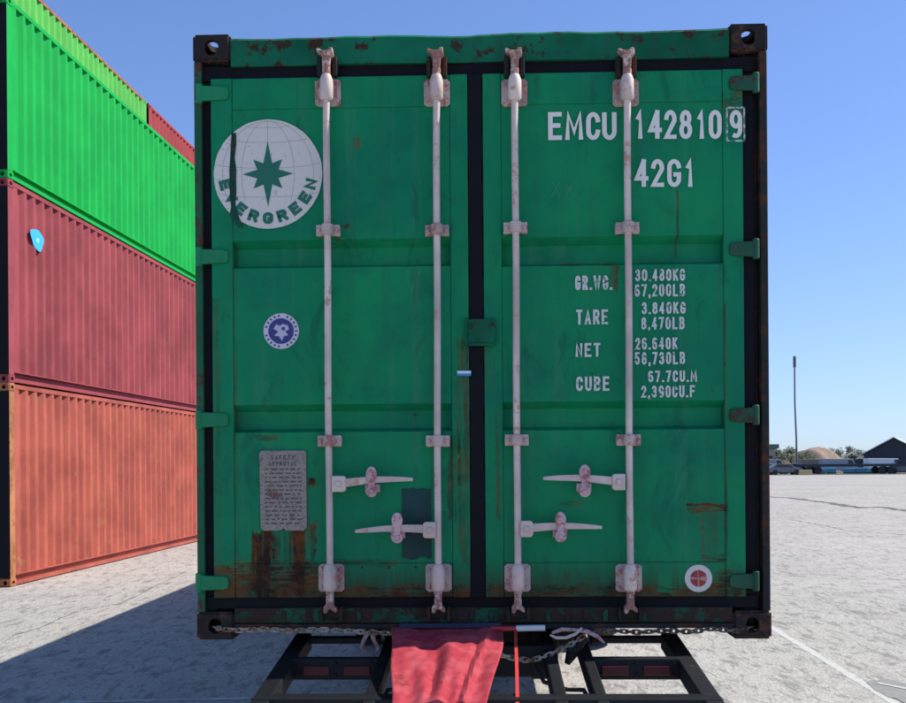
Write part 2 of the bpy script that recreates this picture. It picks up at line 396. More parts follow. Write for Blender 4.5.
def ribbon(pts, w, z, jit=0.0, wj=0.0):
    mb = MB(); L = []
    for i, p in enumerate(pts):
        a = pts[max(i-1, 0)]; b = pts[min(i+1, len(pts)-1)]
        d = Vector((b[0]-a[0], b[1]-a[1])).normalized(); n = Vector((-d.y, d.x))
        ww = w*(1+wj*random.uniform(-1, 1)); j = jit*random.uniform(-1, 1)
        L.append(((p[0]+n.x*(ww/2+j), p[1]+n.y*(ww/2+j), z), (p[0]+n.x*(j-ww/2), p[1]+n.y*(j-ww/2), z)))
    vs = [q for l in L for q in l]; fs = [(2*i, 2*i+2, 2*i+3, 2*i+1) for i in range(len(L)-1)]
    return mb.add(vs, fs)
def interp(a, b, n): return [(a[0]+(b[0]-a[0])*i/n, a[1]+(b[1]-a[1])*i/n) for i in range(n+1)]
def wornline(name, col, thr=.52):
    g = N(name); n = g.noise(16, None, 7, .72); g.fin(g.mix(g.ramp(n, thr, thr+.12), col, (0.42, 0.41, 0.385)), .8); return g.m
M['line'] = wornline('worn_white_paint', (0.50, 0.48, 0.44), .47)
M['crack'] = plain('dark_sealed_crack', (0.10, 0.095, 0.09), .9, .4)
a, b = gnd(766, 624), gnd(935, 728)
ax, ay = a.x, a.y; bx_, by_ = b.x, b.y
tag(build('painted_line', ribbon(interp((ax, ay+0), (bx_, by_), 90), .075, .0015, .004, .22), M['line']), kind='structure')
c1 = [gnd(x, y) for x, y in ((700, 492), (768, 497), (790, 498), (812, 501), (830, 503), (845, 506), (862, 508), (880, 507), (906, 511), (990, 520))]
pts = []
for i in range(len(c1)-1): pts += interp((c1[i].x, c1[i].y), (c1[i+1].x, c1[i+1].y), 10)[:-1]
tag(build('ground_crack', ribbon(pts, .42, .004, .10, .6), M['crack']), kind='structure')
p, q = gnd(878, 684), gnd(960, 700)
tag(build('painted_line', ribbon(interp((p.x, p.y), (q.x, q.y), 12), .05, .008, .004, .2), M['line']), kind='structure')
mb = MB(); P_ = [gnd(x, y) for x, y in ((866, 683), (871, 680.5), (878, 681), (884, 679), (893, 680.5), (905, 684), (930, 690), (960, 720), (905, 704), (896, 699), (889, 698), (880, 693), (874, 690), (870, 686))]
mb.add([(v.x, v.y, .004) for v in P_], [tuple(range(14))])
tag(build('asphalt_patch', mb, plain('darker_asphalt', (0.24, 0.23, 0.21), .9, .6, 25, bump=.3)), kind='structure')
p, q = gnd(60, 703), gnd(250, 699)
tag(build('painted_line', ribbon(interp((p.x, p.y), (q.x, q.y), 30), .06, .004, .01, .5), wornline('faint_paint', (0.55, 0.54, 0.52), .47)), kind='structure')

for path, w_ in ((((790, 520), (815, 524), (850, 531), (906, 535), (960, 545)), .035), (((0, 640), (40, 628), (75, 612), (120, 604), (190, 570)), .010)):
    P_ = [gnd(x, y) for x, y in path]; pts = []
    for i in range(len(P_)-1): pts += interp((P_[i].x, P_[i].y), (P_[i+1].x, P_[i+1].y), 14)[:-1]
    tag(build('ground_crack', ribbon(pts, w_, .004, w_*1.6, .8), M['crack']), kind='structure')

# ================================================================== CASTING MESH (shared)
def casting_mesh():
    def ob(mb): return build('c', mb, None)
    base = ob(MB().box(-.081, .081, -.089, .089, -.059, .059))
    bm = bmesh.new(); bm.from_mesh(base.data); bmesh.ops.bevel(bm, geom=bm.edges[:], offset=.010, segments=3, affect='EDGES'); bm.to_mesh(base.data); bm.free()
    cuts = [MB().box(-.055, .055, -.063, .063, -.036, .036)]
    def stad(w, h, n=8):
        r = min(w, h)/2; P = []
        for qx, qy, a0 in ((1, 1, 0), (-1, 1, 90), (-1, -1, 180), (1, -1, 270)):
            for k in range(n+1):
                t = R(a0+90*k/n); P.append((qx*(w/2-r)+r*math.cos(t), qy*(h/2-r)+r*math.sin(t)))
        return P
    cuts.append(MB().prism(stad(.060, .066), -.2, .2, 'y'))
    cuts.append(MB().prism(stad(.080, .050), -.2, .2, 'x'))
    cuts.append(MB().prism(stad(.064, .116), -.2, .2, 'z'))
    tmp = []
    for c in cuts:
        o = ob(c); tmp.append(o)
        bm = bmesh.new(); bm.from_mesh(o.data); bmesh.ops.remove_doubles(bm, verts=bm.verts, dist=1e-5); bmesh.ops.recalc_face_normals(bm, faces=bm.faces); bm.to_mesh(o.data); bm.free()
        m = base.modifiers.new('b', 'BOOLEAN'); m.object = o; m.operation = 'DIFFERENCE'; m.solver = 'EXACT'
    dg = bpy.context.evaluated_depsgraph_get(); me = bpy.data.meshes.new_from_object(base.evaluated_get(dg))
    for o in tmp+[base]: bpy.data.objects.remove(o)
    me.name = 'corner_casting'; me.materials.clear(); me.materials.append(M['casting']); return me
CAST = casting_mesh()
def casting(parent, x, y, z, mat=None, mesh=None):
    o = bpy.data.objects.new('corner_casting', mesh or CAST); COL.objects.link(o); o.parent = parent; o.location = (x, y, z)
    o.material_slots[0].link = 'OBJECT'; o.material_slots[0].material = mat or M['casting']
    return o

# corrugated wall: outer face at offset, running along one axis
def corr_x(xo, sgn, y0, y1, z0, z1, period=.278, depth=.048):
    "side wall in a y-z plane, outer face at x=xo, recesses towards -sgn"
    prof = []; y = y0; prof.append((y, 0))
    n = int((y1-y0)/period); st = (y1-y0-n*period)/2; y += st
    for i in range(n):
        prof += [(y+.036, 0), (y+.104, depth), (y+.174, depth), (y+.242, 0)]
        y += period
    prof.append((y1, 0))
    vs = []; fs = []
    for t, (yy, d) in enumerate(prof): vs += [(xo-sgn*d, yy, z0), (xo-sgn*d, yy, z1)]
    for i in range(len(prof)-1): fs.append((2*i, 2*i+2, 2*i+3, 2*i+1))
    return MB().add(vs, fs)

# ================================================================== MAIN CONTAINER
K = empty('shipping_container', CORG, CYAW)
tag(K, 'large dark green container in the middle with closed doors, white rods and round star badge', 'container')
LEN, HW, H = 12.192, 1.219, 2.591
# key positions from the photo
xLd = F(212, 300)[0]; xRd = F(744, 300)[0]
xCl = F(470, 300)[0]; xCr = F(482.5, 300)[0]
zHt = 2.574; zHb = F(480, 61)[1]; zDt = F(480, 73.5)[1]; zDb = F(480, 597.5)[1]; zSt = F(480, 608)[1]; zSb = F(480, 623)[1]
# corner castings
for sx in (-1, 1):
    for yy in (.085, LEN-.089):
        casting(K, sx*(HW-.081), yy, H-.059)
        casting(K, sx*(HW-.081), yy, .059)
# rear corner posts: outer flange + recessed channel
for sx, mt in ((-1, M['post']), (1, M['postdark'])):
    mb = MB(); xo = sx*(HW-.004); xi = sx*(HW-.036)
    mb.box(xo, xi, .0, .12, .118, H-.118)
    mb.box(xi, xLd-.004 if sx < 0 else xRd+.004, .05, .12, .118, H-.118)
    build('corner_post', mb, mt, K, .004)
    mb = MB().box(sx*(HW-.004), sx*(HW-.12), LEN-.12, LEN-.004, .118, H-.118); build('corner_post', mb, M['post'], K, .004)
# header with sagged, dented top edge
hx = HW-.163
mb = MB(); nseg = 60; vs = []
for i in range(nseg+1):
    t = i/nseg; x = -hx+2*hx*t
    w = .0006*math.sin(t*23)+.0010*math.sin(t*57+1)+random.uniform(-.001, .001)
    if .42 < t < .50: w -= .005*math.sin((t-.42)/.08*math.pi)
    dy = .006*math.sin(t*17)
    vs += [(x, .004+dy, zHb), (x, .002+dy, zHt+w-.012), (x, .014+dy, zHt+w), (x, .12, zHt+w), (x, .12, zHb)]
fs = []
for i in range(nseg):
    for k in range(5): fs.append((i*5+k, (i+1)*5+k, (i+1)*5+(k+1) % 5, i*5+(k+1) % 5))
fs += [(0, 1, 2, 3, 4), tuple(nseg*5+k for k in (4, 3, 2, 1, 0))]
mb.add(vs, fs)
hd = build('header', mb, M['header'], K, 0, True)
mb = MB()   # small dents/scars on the header where the cams strike
# gasket: closed frame round the doors plus the centre strip
for bb_ in ((xLd-.05, xRd+.05, .020, .045, zDt-.004, zHb+.006), (xLd-.05, xRd+.05, .016, .045, zSt-.004, zDb+.004),
            (xLd-.052, xLd+.002, .024, .049, zSt+.001, zDt-.006), (xRd-.002, xRd+.052, .024, .049, zSt+.001, zDt-.006)):
    build('door_gasket', MB().box(*bb_), M['gasket'], K, .003)
mb = MB(); n = 40; vs = []
for i in range(n+1):
    z = zDb+(zDt-zDb)*i/n; j = .0022*math.sin(i*1.7)+random.uniform(-.001, .001); k2 = .004*math.exp(-((z-2.25)/.05)**2)
    vs += [(xCl-.004-j-k2*2, .004, z), (xCr+.003+j, .004, z), (xCr+.003+j, .05, z), (xCl-.004-j-k2*2, .05, z)]
fs = [(i*4+k, i*4+(k+1) % 4, i*4+4+(k+1) % 4, i*4+4+k) for i in range(n) for k in range(4)]+[(0, 3, 2, 1), (n*4, n*4+1, n*4+2, n*4+3)]
build('centre_gasket', mb.add(vs, fs), M['gasket'], K)
# sill
build('sill', MB().box(-hx, hx, .002, .16, zSb, zSt), M['sill'], K, .003)
build('sill_lip', MB().box(-hx, hx, -.008, .16, F(480, 628.5)[1], zSb-.003), M['postdark'], K, .003)
for i in range(26):
    x = -hx+.05+i*(2*hx-.10)/25
    if random.random() < .6: build('drain_rib', MB().box(x-.010, x+.010, -.004, .003, zSb+.006, zSt-.008), M['sill'], K, .002)
# hidden shell: sides, roof, floor, far end
build('side_panel', corr_x(-HW+.012, -1, .12, LEN-.12, .16, H-.06), M['gside'], K)
build('side_panel', corr_x(HW-.012, 1, .12, LEN-.12, .16, H-.06), M['gside'], K)
for sx in (-1, 1):
    build('bottom_rail', MB().box(sx*(HW-.008), sx*(HW-.06), .175, LEN-.18, .016, .158), M['gside'], K)
    build('top_rail', MB().box(sx*(HW-.006), sx*(HW-.066), .175, LEN-.18, H-.07, H-.012), M['gside'], K)
build('roof_panel', MB().box(-HW+.07, HW-.07, .122, LEN-.10, H-.055, H-.04), M['gside'], K)
build('floor_deck', MB().box(-HW+.062, HW-.062, .165, LEN-.06, .10, .15), M['postdark'], K)
build('end_wall', MB().box(-HW+.12, HW-.12, LEN-.06, LEN-.03, .05, H-.05), M['gside'], K)

def mk_door(side):
    sgn = -1 if side == 'L' else 1
    if side == 'L': x0, x1 = xLd, xCl-.006; fx0, fx1 = F(233, 300)[0], F(451, 300)[0]
    else: x0, x1 = xCr+.006, xRd; fx0, fx1 = F(502, 300)[0], F(724, 300)[0]
    def r(pa, pb, soft, amt, kind): return (min(F(*pa)[0], F(*pb)[0]), max(F(*pa)[0], F(*pb)[0]), min(F(*pa)[1], F(*pb)[1]), max(F(*pa)[1], F(*pb)[1]), soft, amt, kind)
    if side == 'L':
        stains = [r((250, 526), (275, 602), .014, 1.5, 'v'), r((288, 526), (316, 602), .014, 1.5, 'v'), r((255, 532), (310, 600), .02, 1.0, 'v'), r((212, 566), (322, 600), .02, 1.5, 'h'), r((234, 566), (330, 600), .02, .8, 'v'), r((330, 588), (470, 600), .01, 1.3, 'h'),
                  r((233, 562), (330, 568), .008, .8, 'h'), r((456, 345), (470, 480), .008, 1.0, 'v'), r((458, 480), (470, 560), .008, .6, 'v'),
                  r((212, 586), (470, 598), .012, 1.1, 'h'), r((232, 240), (238, 600), .004, .45, 'v'), r((250, 434), (280, 440), .006, .7, 'h'),
                  r((352, 135), (360, 148), .008, 1.0, 'v'), r((448, 440), (456, 520), .004, .8, 'v'), r((230, 560), (400, 566), .004, .6, 'h'),
                  r((308, 478), (316, 486), .01, 1.3, 'v'), r((212, 300), (222, 600), .004, .4, 'v')]
    else:
        stains = [r((686, 503), (727, 512), .005, 1.3, 'h'), r((700, 508), (726, 560), .012, .5, 'v'), r((484, 586), (743, 598), .012, 1.1, 'h'),
                  r((716, 575), (743, 598), .02, 1.1, 'h'), r((722, 92), (744, 120), .012, .8, 'h'), r((565, 569), (571, 586), .006, 1.0, 'v'),
                  r((610, 262), (618, 290), .006, 1.4, 'v'), r((560, 262), (618, 265), .003, 1.0, 'h'), r((676, 190), (679, 262), .002, .8, 'v'),
                  r((495, 405), (500, 520), .005, .9, 'v'), r((484, 350), (496, 400), .006, .4, 'v'), r((724, 300), (728, 560), .003, .8, 'v'),
                  r((560, 500), (580, 506), .012, .6, 'h'), r((700, 555), (726, 562), .006, .9, 'h')]
    mat = door_mat('door_green', stains)
    D = empty('door'); D.parent = K
    # frame members round the pressed panel
    z0, z1 = zDb, zDt
    fz0 = F(480, 563)[1]; fz1 = F(480, 105)[1]
    for q0, q1 in ((x0, fx0), (fx1, x1)): build('door_frame', MB().box(q0, q1, 0, .06, z0, z1), mat, D, .003)
    for q0, q1 in ((z0+.001, fz0), (fz1, z1-.001)): build('frame_rail', MB().box(fx0+.0015, fx1-.0015, .0015, .05, q0, q1), mat, D, .003)
    # panel profile
    prof = [(fz1-.001, .0045)]
    for gy0, gy1 in (((239, 267) if side == 'L' else (236, 265)), ((404, 432) if side == 'L' else (401, 430))):
        px = 350 if side == 'L' else 610
        a_, b_ = F(px, gy0)[1], F(px, gy1)[1]
        prof += [(a_, .0045), (a_-.028, .052), (b_+.016, .052), (b_, .0045)]
    prof.append((fz0+.001, .0045))
    nx = 24; vs = []
    for i in range(nx+1):
        x = fx0+.001+(fx1-fx0-.002)*i/nx
        for z, y in prof: vs.append((x, y, z))
    k = len(prof)
    fs = [(i*k+j, (i+1)*k+j, (i+1)*k+j+1, i*k+j+1) for i in range(nx) for j in range(k-1)]
    build('door_panel', MB().add(vs, fs), mat, D)
    # hinges
    hm = M['hinge'] if side == 'L' else M['hingedirty']
    ys = (94, 257, 420, 583) if side == 'L' else (83, 249, 415, 581)
    for yy in ys:
        if side == 'L': a_, b_ = F(198, yy), F(229, yy)
        else: a_, b_ = F(757, yy), F(729, yy)
        d = 1 if b_[0] > a_[0] else -1; hh = .034
        poly = [(a_[0], a_[1]-hh), (b_[0]-d*.020, a_[1]-hh+.006), (b_[0]-d*.006, a_[1]-hh*.75), (b_[0], a_[1]-hh*.3), (b_[0], a_[1]+hh*.3), (b_[0]-d*.006, a_[1]+hh*.75), (b_[0]-d*.020, a_[1]+hh-.006), (a_[0], a_[1]+hh)]
        mb = MB().prism(poly, -.012, .004)
        mb.tube([(a_[0]+d*.006, -.004, a_[1]-.042), (a_[0]+d*.006, -.004, a_[1]+.042)], .015, 12)
        build('hinge', mb, hm, D, .004, True)
    # rods
    RY = -.052
    rods = ((326, 330), (436.3, 438.2)) if side == 'L' else ((514.5, 518), (627, 630.5))
    for ri, (tx, bx) in enumerate(rods):
        xt, zt = F(tx, 52, RY); xb, zb = F(bx, 612, RY)
        X = lambda z: xb+(xt-xb)*(z-zb)/(zt-zb)
        zz = [F(tx, y, RY)[1] for y in (60, 76, 80, 84, 102, 107, 110)]
        zl = [F(bx, y, RY)[1] for y in (560, 565, 569, 588, 593, 597, 604)]
        rr = .0145
        pts = [(X(zz[0]), RY, zz[0]), (X(zz[1]), RY, zz[1]), (X(zz[2]), RY, zz[2])]
        # plain bar from cam to cam
        steps = 16
        bar = [(X(zl[6]+(zz[0]-zl[6])*i/steps)+.0012*math.sin(i*.8+ri), RY+.0015*math.sin(i*.6), zl[6]+(zz[0]-zl[6])*i/steps) for i in range(steps+1)]
        bar[0] = (X(zl[6]), RY, zl[6]); bar[-1] = (X(zz[0]), RY, zz[0])
        mb = MB().tube(bar, rr, 16)
        build('lock_rod', mb, M['rod'], D, .0025, True)
        # top cam: forked head gripping the keeper
        c = X(zt); z = F(tx, 57, RY)[1]
        mb = MB().prism([(c-.015, z-.045), (c-.016, z+.004), (c-.024, z+.014), (c-.038, z+.022), (c-.040, z+.034), (c-.028, z+.032), (c-.012, z+.024), (c+.008, z+.026), (c+.012, z+.036), (c+.028, z+.037), (c+.031, z+.008), (c+.018, z+.0), (c+.015, z-.045)], RY-.016, RY+.022)
        mb.tube([(c, RY, z-.075), (c, RY, z-.045)], .018, 14)
        mb.box(c-.022, c+.028, RY-.020, -.004, z+.010, z+.024)
        build('lock_cam', mb, M['cam'], D, .004, True)
        c = X(zb); z = F(bx, 604, RY)[1]
        mb = MB().prism([(c-.014, z+.040), (c+.014, z+.040), (c+.016, z-.008), (c+.028, z-.018), (c+.029, z-.036), (c+.017, z-.032), (c+.006, z-.022), (c-.006, z-.022), (c-.013, z-.040), (c-.026, z-.038), (c-.026, z-.012), (c-.016, z-.002)], RY-.016, RY+.022)
        mb.tube([(c, RY, z+.040), (c, RY, z+.062)], .018, 14)
        build('lock_cam', mb, M['cam'], D, .004, True)
        # keepers on header and sill (dark, behind the cams)
        kz = F(tx, 66, -.02)[1]
        mb = MB().box(X(kz)-.042, X(kz)-.024, -.034, .001, kz-.045, kz+.038).box(X(kz)+.024, X(kz)+.042, -.034, .001, kz-.045, kz+.038)
        mb.box(X(kz)-.045, X(kz)+.045, -.010, .001, kz-.03, kz+.03)
        build('cam_keeper', mb, M['postdark'], K, .003)
        kz = F(bx, 614, -.02)[1]
        mb = MB().box(X(kz)-.048, X(kz)-.034, -.034, .001, kz-.03, kz+.03).box(X(kz)+.036, X(kz)+.050, -.034, .001, kz-.03, kz+.03)
        mb.box(X(kz)-.040, X(kz)+.040, -.010, .001, kz-.02, kz+.02)
        build('cam_keeper', mb, M['postdark'], K, .003)
        # bearing plates with barrel and bolts
        for (pya, pyb, top) in ((79, 106, True), (564, 592, False)):
            px_ = tx if top else bx
            za, zb_ = F(px_, pya, -.01)[1], F(px_, pyb, -.01)[1]; c = X((za+zb_)/2); hw = .055
            if za < zb_: za, zb_ = zb_, za
            mb = MB()
            poly = [(c-hw, zb_+.01), (c-hw+.012, zb_), (c+hw-.012, zb_), (c+hw, zb_+.01), (c+hw, za-.01), (c+hw-.012, za), (c-hw+.012, za), (c-hw, za-.01)]
            mb.prism(poly, -.009, .001)
            for qx in (-1, 1):
                for qz in (za-.022, zb_+.022):
                    mb.tube([(c+qx*.042, -.009, qz), (c+qx*.042, -.017, qz)], .008, 6)
            pb = build('bearing_plate', mb, M['plate'], D, .002)
            mb = MB().tube([(c, RY, zb_+.008), (c, RY, zb_+.020), (c, RY, za-.020), (c, RY, za+.004)], [.020, .028, .028, .019], 16)
            mb.box(c-.027, c+.027, RY, -.008, zb_+.02, za-.02)
            build('bearing_barrel', mb, M['rod'], D, .003, True)
        # mid guides
        for py_ in ((229.5, 441) if side == 'L' else (227, 440)):
            z = F(tx, py_, RY)[1]; c = X(z)
            mb = MB().box(c-.050, c+.050, RY+.014, RY+.024, z-.024, z+.024)
            mb.box(c-.050, c-.030, RY+.024, .003, z-.02, z+.02).box(c+.030, c+.050, RY+.024, .003, z-.02, z+.02)
            mb.tube([(c, RY, z-.023), (c, RY, z+.023)], .0245, 16)
            for qx in (-1, 1): mb.tube([(c+qx*.039, RY+.014, z), (c+qx*.039, RY+.006, z)], .009, 6)
            build('rod_guide', mb, M['plate'], D, .003, True)
    # handles: (hub x0,x1,y), (lever end x,y), (catch x, ytop, ybottom)
    HS = ((332, 346, 484, 345, 483, 413, 479, 371.7, 467, 497), (436, 423, 530, 424, 529, 355, 531, 397, 513, 543)) if side == 'L' else \
         ((625, 612, 482, 612, 481, 543, 478, 584.5, 465, 497), (520, 533, 529, 532, 528, 602, 527, 560, 512, 542))
    HY = -.058
    for hx0, hx1, hy, lx0, ly0, lx1, ly1, cx, c0, c1_ in HS:
        p0, p1 = F(hx0, hy, HY), F(hx1, hy, HY); d = 1 if p1[0] > p0[0] else -1
        mb = MB()
        mb.prism([(p0[0], p0[1]-.034), (p1[0]-d*.008, p0[1]-.034), (p1[0], p0[1]-.026), (p1[0], p0[1]+.026), (p1[0]-d*.008, p0[1]+.034), (p0[0], p0[1]+.034)], HY-.014, HY+.020)
        mb.tube([((p0[0]+p1[0])/2, HY-.014, p0[1]), ((p0[0]+p1[0])/2, HY-.024, p0[1])], .013, 12)
        build('handle_hub', mb, M['rod'], D, .004, True)
        a_, b_ = F(lx0, ly0, HY), F(lx1, ly1, HY); cX = F(cx, 480, HY)[0]
        n = 12; top = []; bot = []
        for i in range(n+1):
            t = i/n; x = a_[0]+(b_[0]-a_[0])*t; z = a_[1]+(b_[1]-a_[1])*t+.006*math.sin(t*math.pi*1.1)
            hh = .0115*(1-t)**.6+.0060
            top.append((x, z+hh)); bot.append((x, z-hh))
        build('handle', MB().prism(top+bot[::-1], HY-.005, HY+.005), M['rod'], D, .002)
        z0_, z1_ = F(cx, c0, HY)[1], F(cx, c1_, HY)[1]; mid = (z0_+z1_)/2
        mb = MB()
        e = [(cX+.023*math.cos(2*math.pi*k/18), z0_-.031+.033*math.sin(2*math.pi*k/18)) for k in range(18)]; mb.prism(e, HY-.018, HY-.006)
        e = [(cX+.024*math.cos(2*math.pi*k/18), z1_+.023+.024*math.sin(2*math.pi*k/18)) for k in range(18)]; mb.prism(e, HY-.018, HY-.004)
        mb.box(cX-.014, cX+.014, HY-.016, HY-.006, z1_+.02, z0_-.03)
        mb.tube([(cX, HY-.018, z1_+.023), (cX, HY-.026, z1_+.023)], .010, 10)
        mb.tube([(cX, HY-.018, z0_-.026), (cX, HY-.024, z0_-.026)], .009, 10)
        mb.box(cX-.030, cX+.030, HY+.012, .003, mid-.045, mid-.010)
        mb.box(cX-.012, cX+.012, HY+.006, HY+.014, z1_+.01, z0_-.02)
        build('handle_catch', mb, M['pinkmetal'], D, .003, True)
    return D
DL = mk_door('L'); DR = mk_door('R')

# lock box across the centre gasket
x0, z1 = F(466, 319, -.02); x1, z0 = F(495.5, 345, -.02)
mb = MB().box(x0, x1, -.022, -.002, z0, z1).box(x0-.004, x0+.006, -.03, -.002, z0-.004, z1+.004)
for qx, qz in ((x0+.02, z1-.03), (x1-.016, z1-.02), (x0+.05, z0+.02)): mb.tube([(qx, -.022, qz), (qx, -.030, qz)], .008, 8)
mb.box(x0+.01, x1-.006, -.028, -.02, z0-.004, z0+.008)
build('lock_plate', mb, M['header'], DL, .003)
# blue and white seal hung on the centre edge
xa, za = F(457, 374, -.02); xb, zb = F(471, 370.5, -.02)
mb = MB().box(xa, xb, -.016, -.001, za+.002, zb); tg = build('seal_tag', mb, plain('pale_seal', (0.60, 0.75, 0.85), .4, .1), DL, .002)
mb = MB().box(xa, xb, -.014, -.001, za-.008, za+.002); build('seal_tag', mb, plain('blue_seal', (0.03, 0.25, 0.60), .4, .1), DL, .001)
# dark repainted square behind the lower left handle
mb = MB(); xa, za = F(402, 558); xb, zb = F(431, 488)
n = 10; poly = [(xa+(xb-xa)*i/n, zb+random.uniform(-.004, .004)) for i in range(n+1)]+[(xb, zb+(za-zb)*i/n) for i in range(1, n)]+[(xb-(xb-xa)*i/n, za+random.uniform(-.01, .004)) for i in range(n+1)]
build('paint_patch', MB().prism(poly, .0025, .0044), paint('dark_teal_touch_up', (0.006, 0.050, 0.048), .5, .3, .45, scale=3), DL)
# data plate
mb = MB(); xa, za = F(260, 531); xb, zb = F(306.5, 450.5); w, h = xb-xa, zb-za
def dpl():
    g = N('stamped_data_plate'); n = g.noise(30, None, 6, .7); n2 = g.noise(90, g.coord((1, 1, 2.2)), 4)
    c = g.mix(n, (0.23, 0.19, 0.16), (0.40, 0.34, 0.29)); c = g.mix(g.math('MULTIPLY', g.ramp(n2, .5, .62), .6), c, (0.10, 0.09, 0.07))
    c = g.mix(g.ramp(g.noise(12, None, 6, .7), .58, .68), c, (0.18, 0.08, 0.06)); g.bump(n2, .4, .003); return g.fin(c, .6, .1)
poly = [(xa+.004, za+.012), (xa+.016, za), (xa+w*.45, za+.002), (xa+w*.5, za+.012), (xa+w*.56, za+.001), (xb-.014, za), (xb, za+.014), (xb-.001, zb-.008), (xb-.01, zb), (xa+.008, zb), (xa, zb-.01)]
dp = build('data_plate', MB().prism(poly, -.006, .0044), dpl(), DL, .0015)
mb = MB(); random.seed(11)
GL['S'] = [[(1, .85)]+A_(.5,.75,.48,.25,50,270)+A_(.5,.25,.48,.25,90,-150)]; GL['O'] = GL['0']; GL['P'] = [[(0,0),(0,1),(.6,1)]+A_(.6,.75,.40,.25,90,-90)+[(0,.50)]]; GL['Y'] = [[(0,1),(.5,.5),(1,1)], [(.5,.5),(.5,0)]]
word(mb, 'SAFETY', xa+w*.24, xa+w*.76, zb-h*.115, zb-h*.055, -.0066, .0042, .4)
word(mb, 'APPROVAL', xa+w*.20, xa+w*.80, zb-h*.190, zb-h*.135, -.0066, .0036, .4)
for i in range(14):
    zz_ = zb-h*(.23+i*.052); xx = xa+w*.12
    while xx < xb-w*.12:
        L = random.uniform(.006, .030); L = min(L, xb-w*.1-xx); mb.box(xx, xx+L, -.0072, -.006, zz_-.0035, zz_+.0028); xx += L+random.uniform(.005, .012)
build('stamped_rows', mb, plain('plate_print', (0.10, 0.085, 0.07), .7, .5, 60), DL)
# rivets / old bolt heads and dark stain knob beside the plate
xk, zk = F(312, 482); build('bolt', MB().tube([(xk, .004, zk), (xk, -.008, zk)], .010, 8), M['postdark'], DL, .002)

# ---- round badge
bx0, bz0 = F(268, 174); rB = 55.0/236.0
mb = MB().disc(bx0, bz0, -.0016, rB, 72, .004); bad = build('badge', mb, M['badge'], DL)
mb = MB()
for lon in (-60, -30, 0, 30, 60):      # globe graticule, hair thin
    cxp = []
    for k in range(25):
        t = R(-90+180*k/24); cxp.append((bx0+rB*.97*math.sin(R(lon))*math.cos(t)+rB*.10*math.sin(t)*0, -.0019, bz0+rB*.97*math.sin(t)))
    for i in range(24):
        a_, b_ = Vector(cxp[i]), Vector(cxp[i+1]); 
        if (a_.z+b_.z)/2 > bz0-rB*.45: mb.beam(a_, b_, .0022, .0004, (0, 1, 0))
for lat in (-20, 12, 42, 66):
    cxp = []
    for k in range(21):
        t = R(-90+180*k/20); cxp.append((bx0+rB*.97*math.cos(R(lat))*math.sin(t), -.0019, bz0+rB*.97*(math.sin(R(lat))-.10*math.cos(t)*math.cos(R(lat)))))
    for i in range(20):
        a_, b_ = Vector(cxp[i]), Vector(cxp[i+1]); mb.beam(a_, b_, .0022, .0004, (0, 1, 0))
build('badge_lines', mb, M['badgeline'], DL)
u = 1/236.0
star = []
arms = {0: 25.5, 90: 32.5, 180: 25.5, 270: 33}
for k in range(16):
    a_ = 22.5*k
    if k % 4 == 0: r_ = arms[int(a_)]
    elif k % 2 == 0: r_ = 20.5
    else: r_ = 11.5
    star.append((bx0+r_*u*math.cos(R(a_)), bz0+r_*u*math.sin(R(a_))))
build('badge_star', MB().prism(star, -.0032, -.0022), M['badgegreen'], DL)
mb = MB()
for i, ch in enumerate('EVERGREEN'):
    a_ = 193.5+(346-193.5)*i/8.0
    tmp = MB(); tmp.add(*glyph(ch, 3.5*u, -5.2*u, 5.2*u, -6.0*u, 6.0*u))
    rad = 44.5*u; th = R(a_); rot = th+math.pi/2
    vs = []
    for (x, y, z) in tmp.v:
        vs.append((bx0+rad*math.cos(th)+x*math.cos(rot)-z*math.sin(rot), -.0030+y, bz0+rad*math.sin(th)+x*math.sin(rot)+z*math.cos(rot)))
    mb.add(vs, tmp.f)
build('badge_lettering', mb, M['badgegreen'], DL)
# tear through the badge where the film is gone
L_ = [(231.5, 133), (230.5, 145), (230, 158), (229.8, 170), (230, 182), (230, 196), (231, 207), (230, 215), (235, 222), (240, 228)]
R_ = [(236, 133), (236.5, 145), (235.5, 158), (236.5, 170), (236, 180), (236.5, 193), (235.5, 203), (237, 210), (239, 218), (243, 226)]
vs = []
for (lx, ly), (rx, ry) in zip(L_, R_):
    a_, b_ = F(lx+random.uniform(-.5, .5), ly), F(rx+random.uniform(-.7, .7), ry); vs += [(a_[0], -.0040, a_[1]), (b_[0], -.0040, b_[1])]
build('badge_tear', MB().add(vs, [(2*i, 2*i+1, 2*i+3, 2*i+2) for i in range(len(L_)-1)]), paint('torn_film_edge', (0.004, 0.06, 0.035), .6, .4, .6, scale=6), DL)

# ---- blue round sticker
sx, sz = F(281, 331); r1 = 18*u
build('sticker', MB().disc(sx, sz, .0020, r1, 40, .012), wornpaint('sticker_white', (0.62, 0.58, 0.64), under=(.12, .3, .26), thr=.6), DL)
build('sticker_print', MB().disc(sx, sz, .0012, r1*.72, 32, .01), M['blue'], DL)
for k in range(22):      # ring of small characters
    if k % 6 == 5: continue
    t = 2*math.pi*k/22; c_ = Vector((sx+r1*.86*math.cos(t), .0012, sz+r1*.86*math.sin(t))); d_ = Vector((-math.sin(t), 0, math.cos(t)))
    build('sticker_character', MB().beam(c_-d_*.0035, c_+d_*.0035, .009, .0006, (0, 1, 0)), M['blue'], DL)
mb = MB()
mb.prism([(sx-.032, sz+.010), (sx-.020, sz+.030), (sx-.006, sz+.022), (sx+.008, sz+.030), (sx+.030, sz+.024), (sx+.034, sz+.006), (sx+.018, sz+.0), (sx+.030, sz-.018), (sx+.012, sz-.022), (sx+.004, sz-.042), (sx-.010, sz-.022), (sx-.030, sz-.020), (sx-.012, sz-.002)], .0004, .0010)
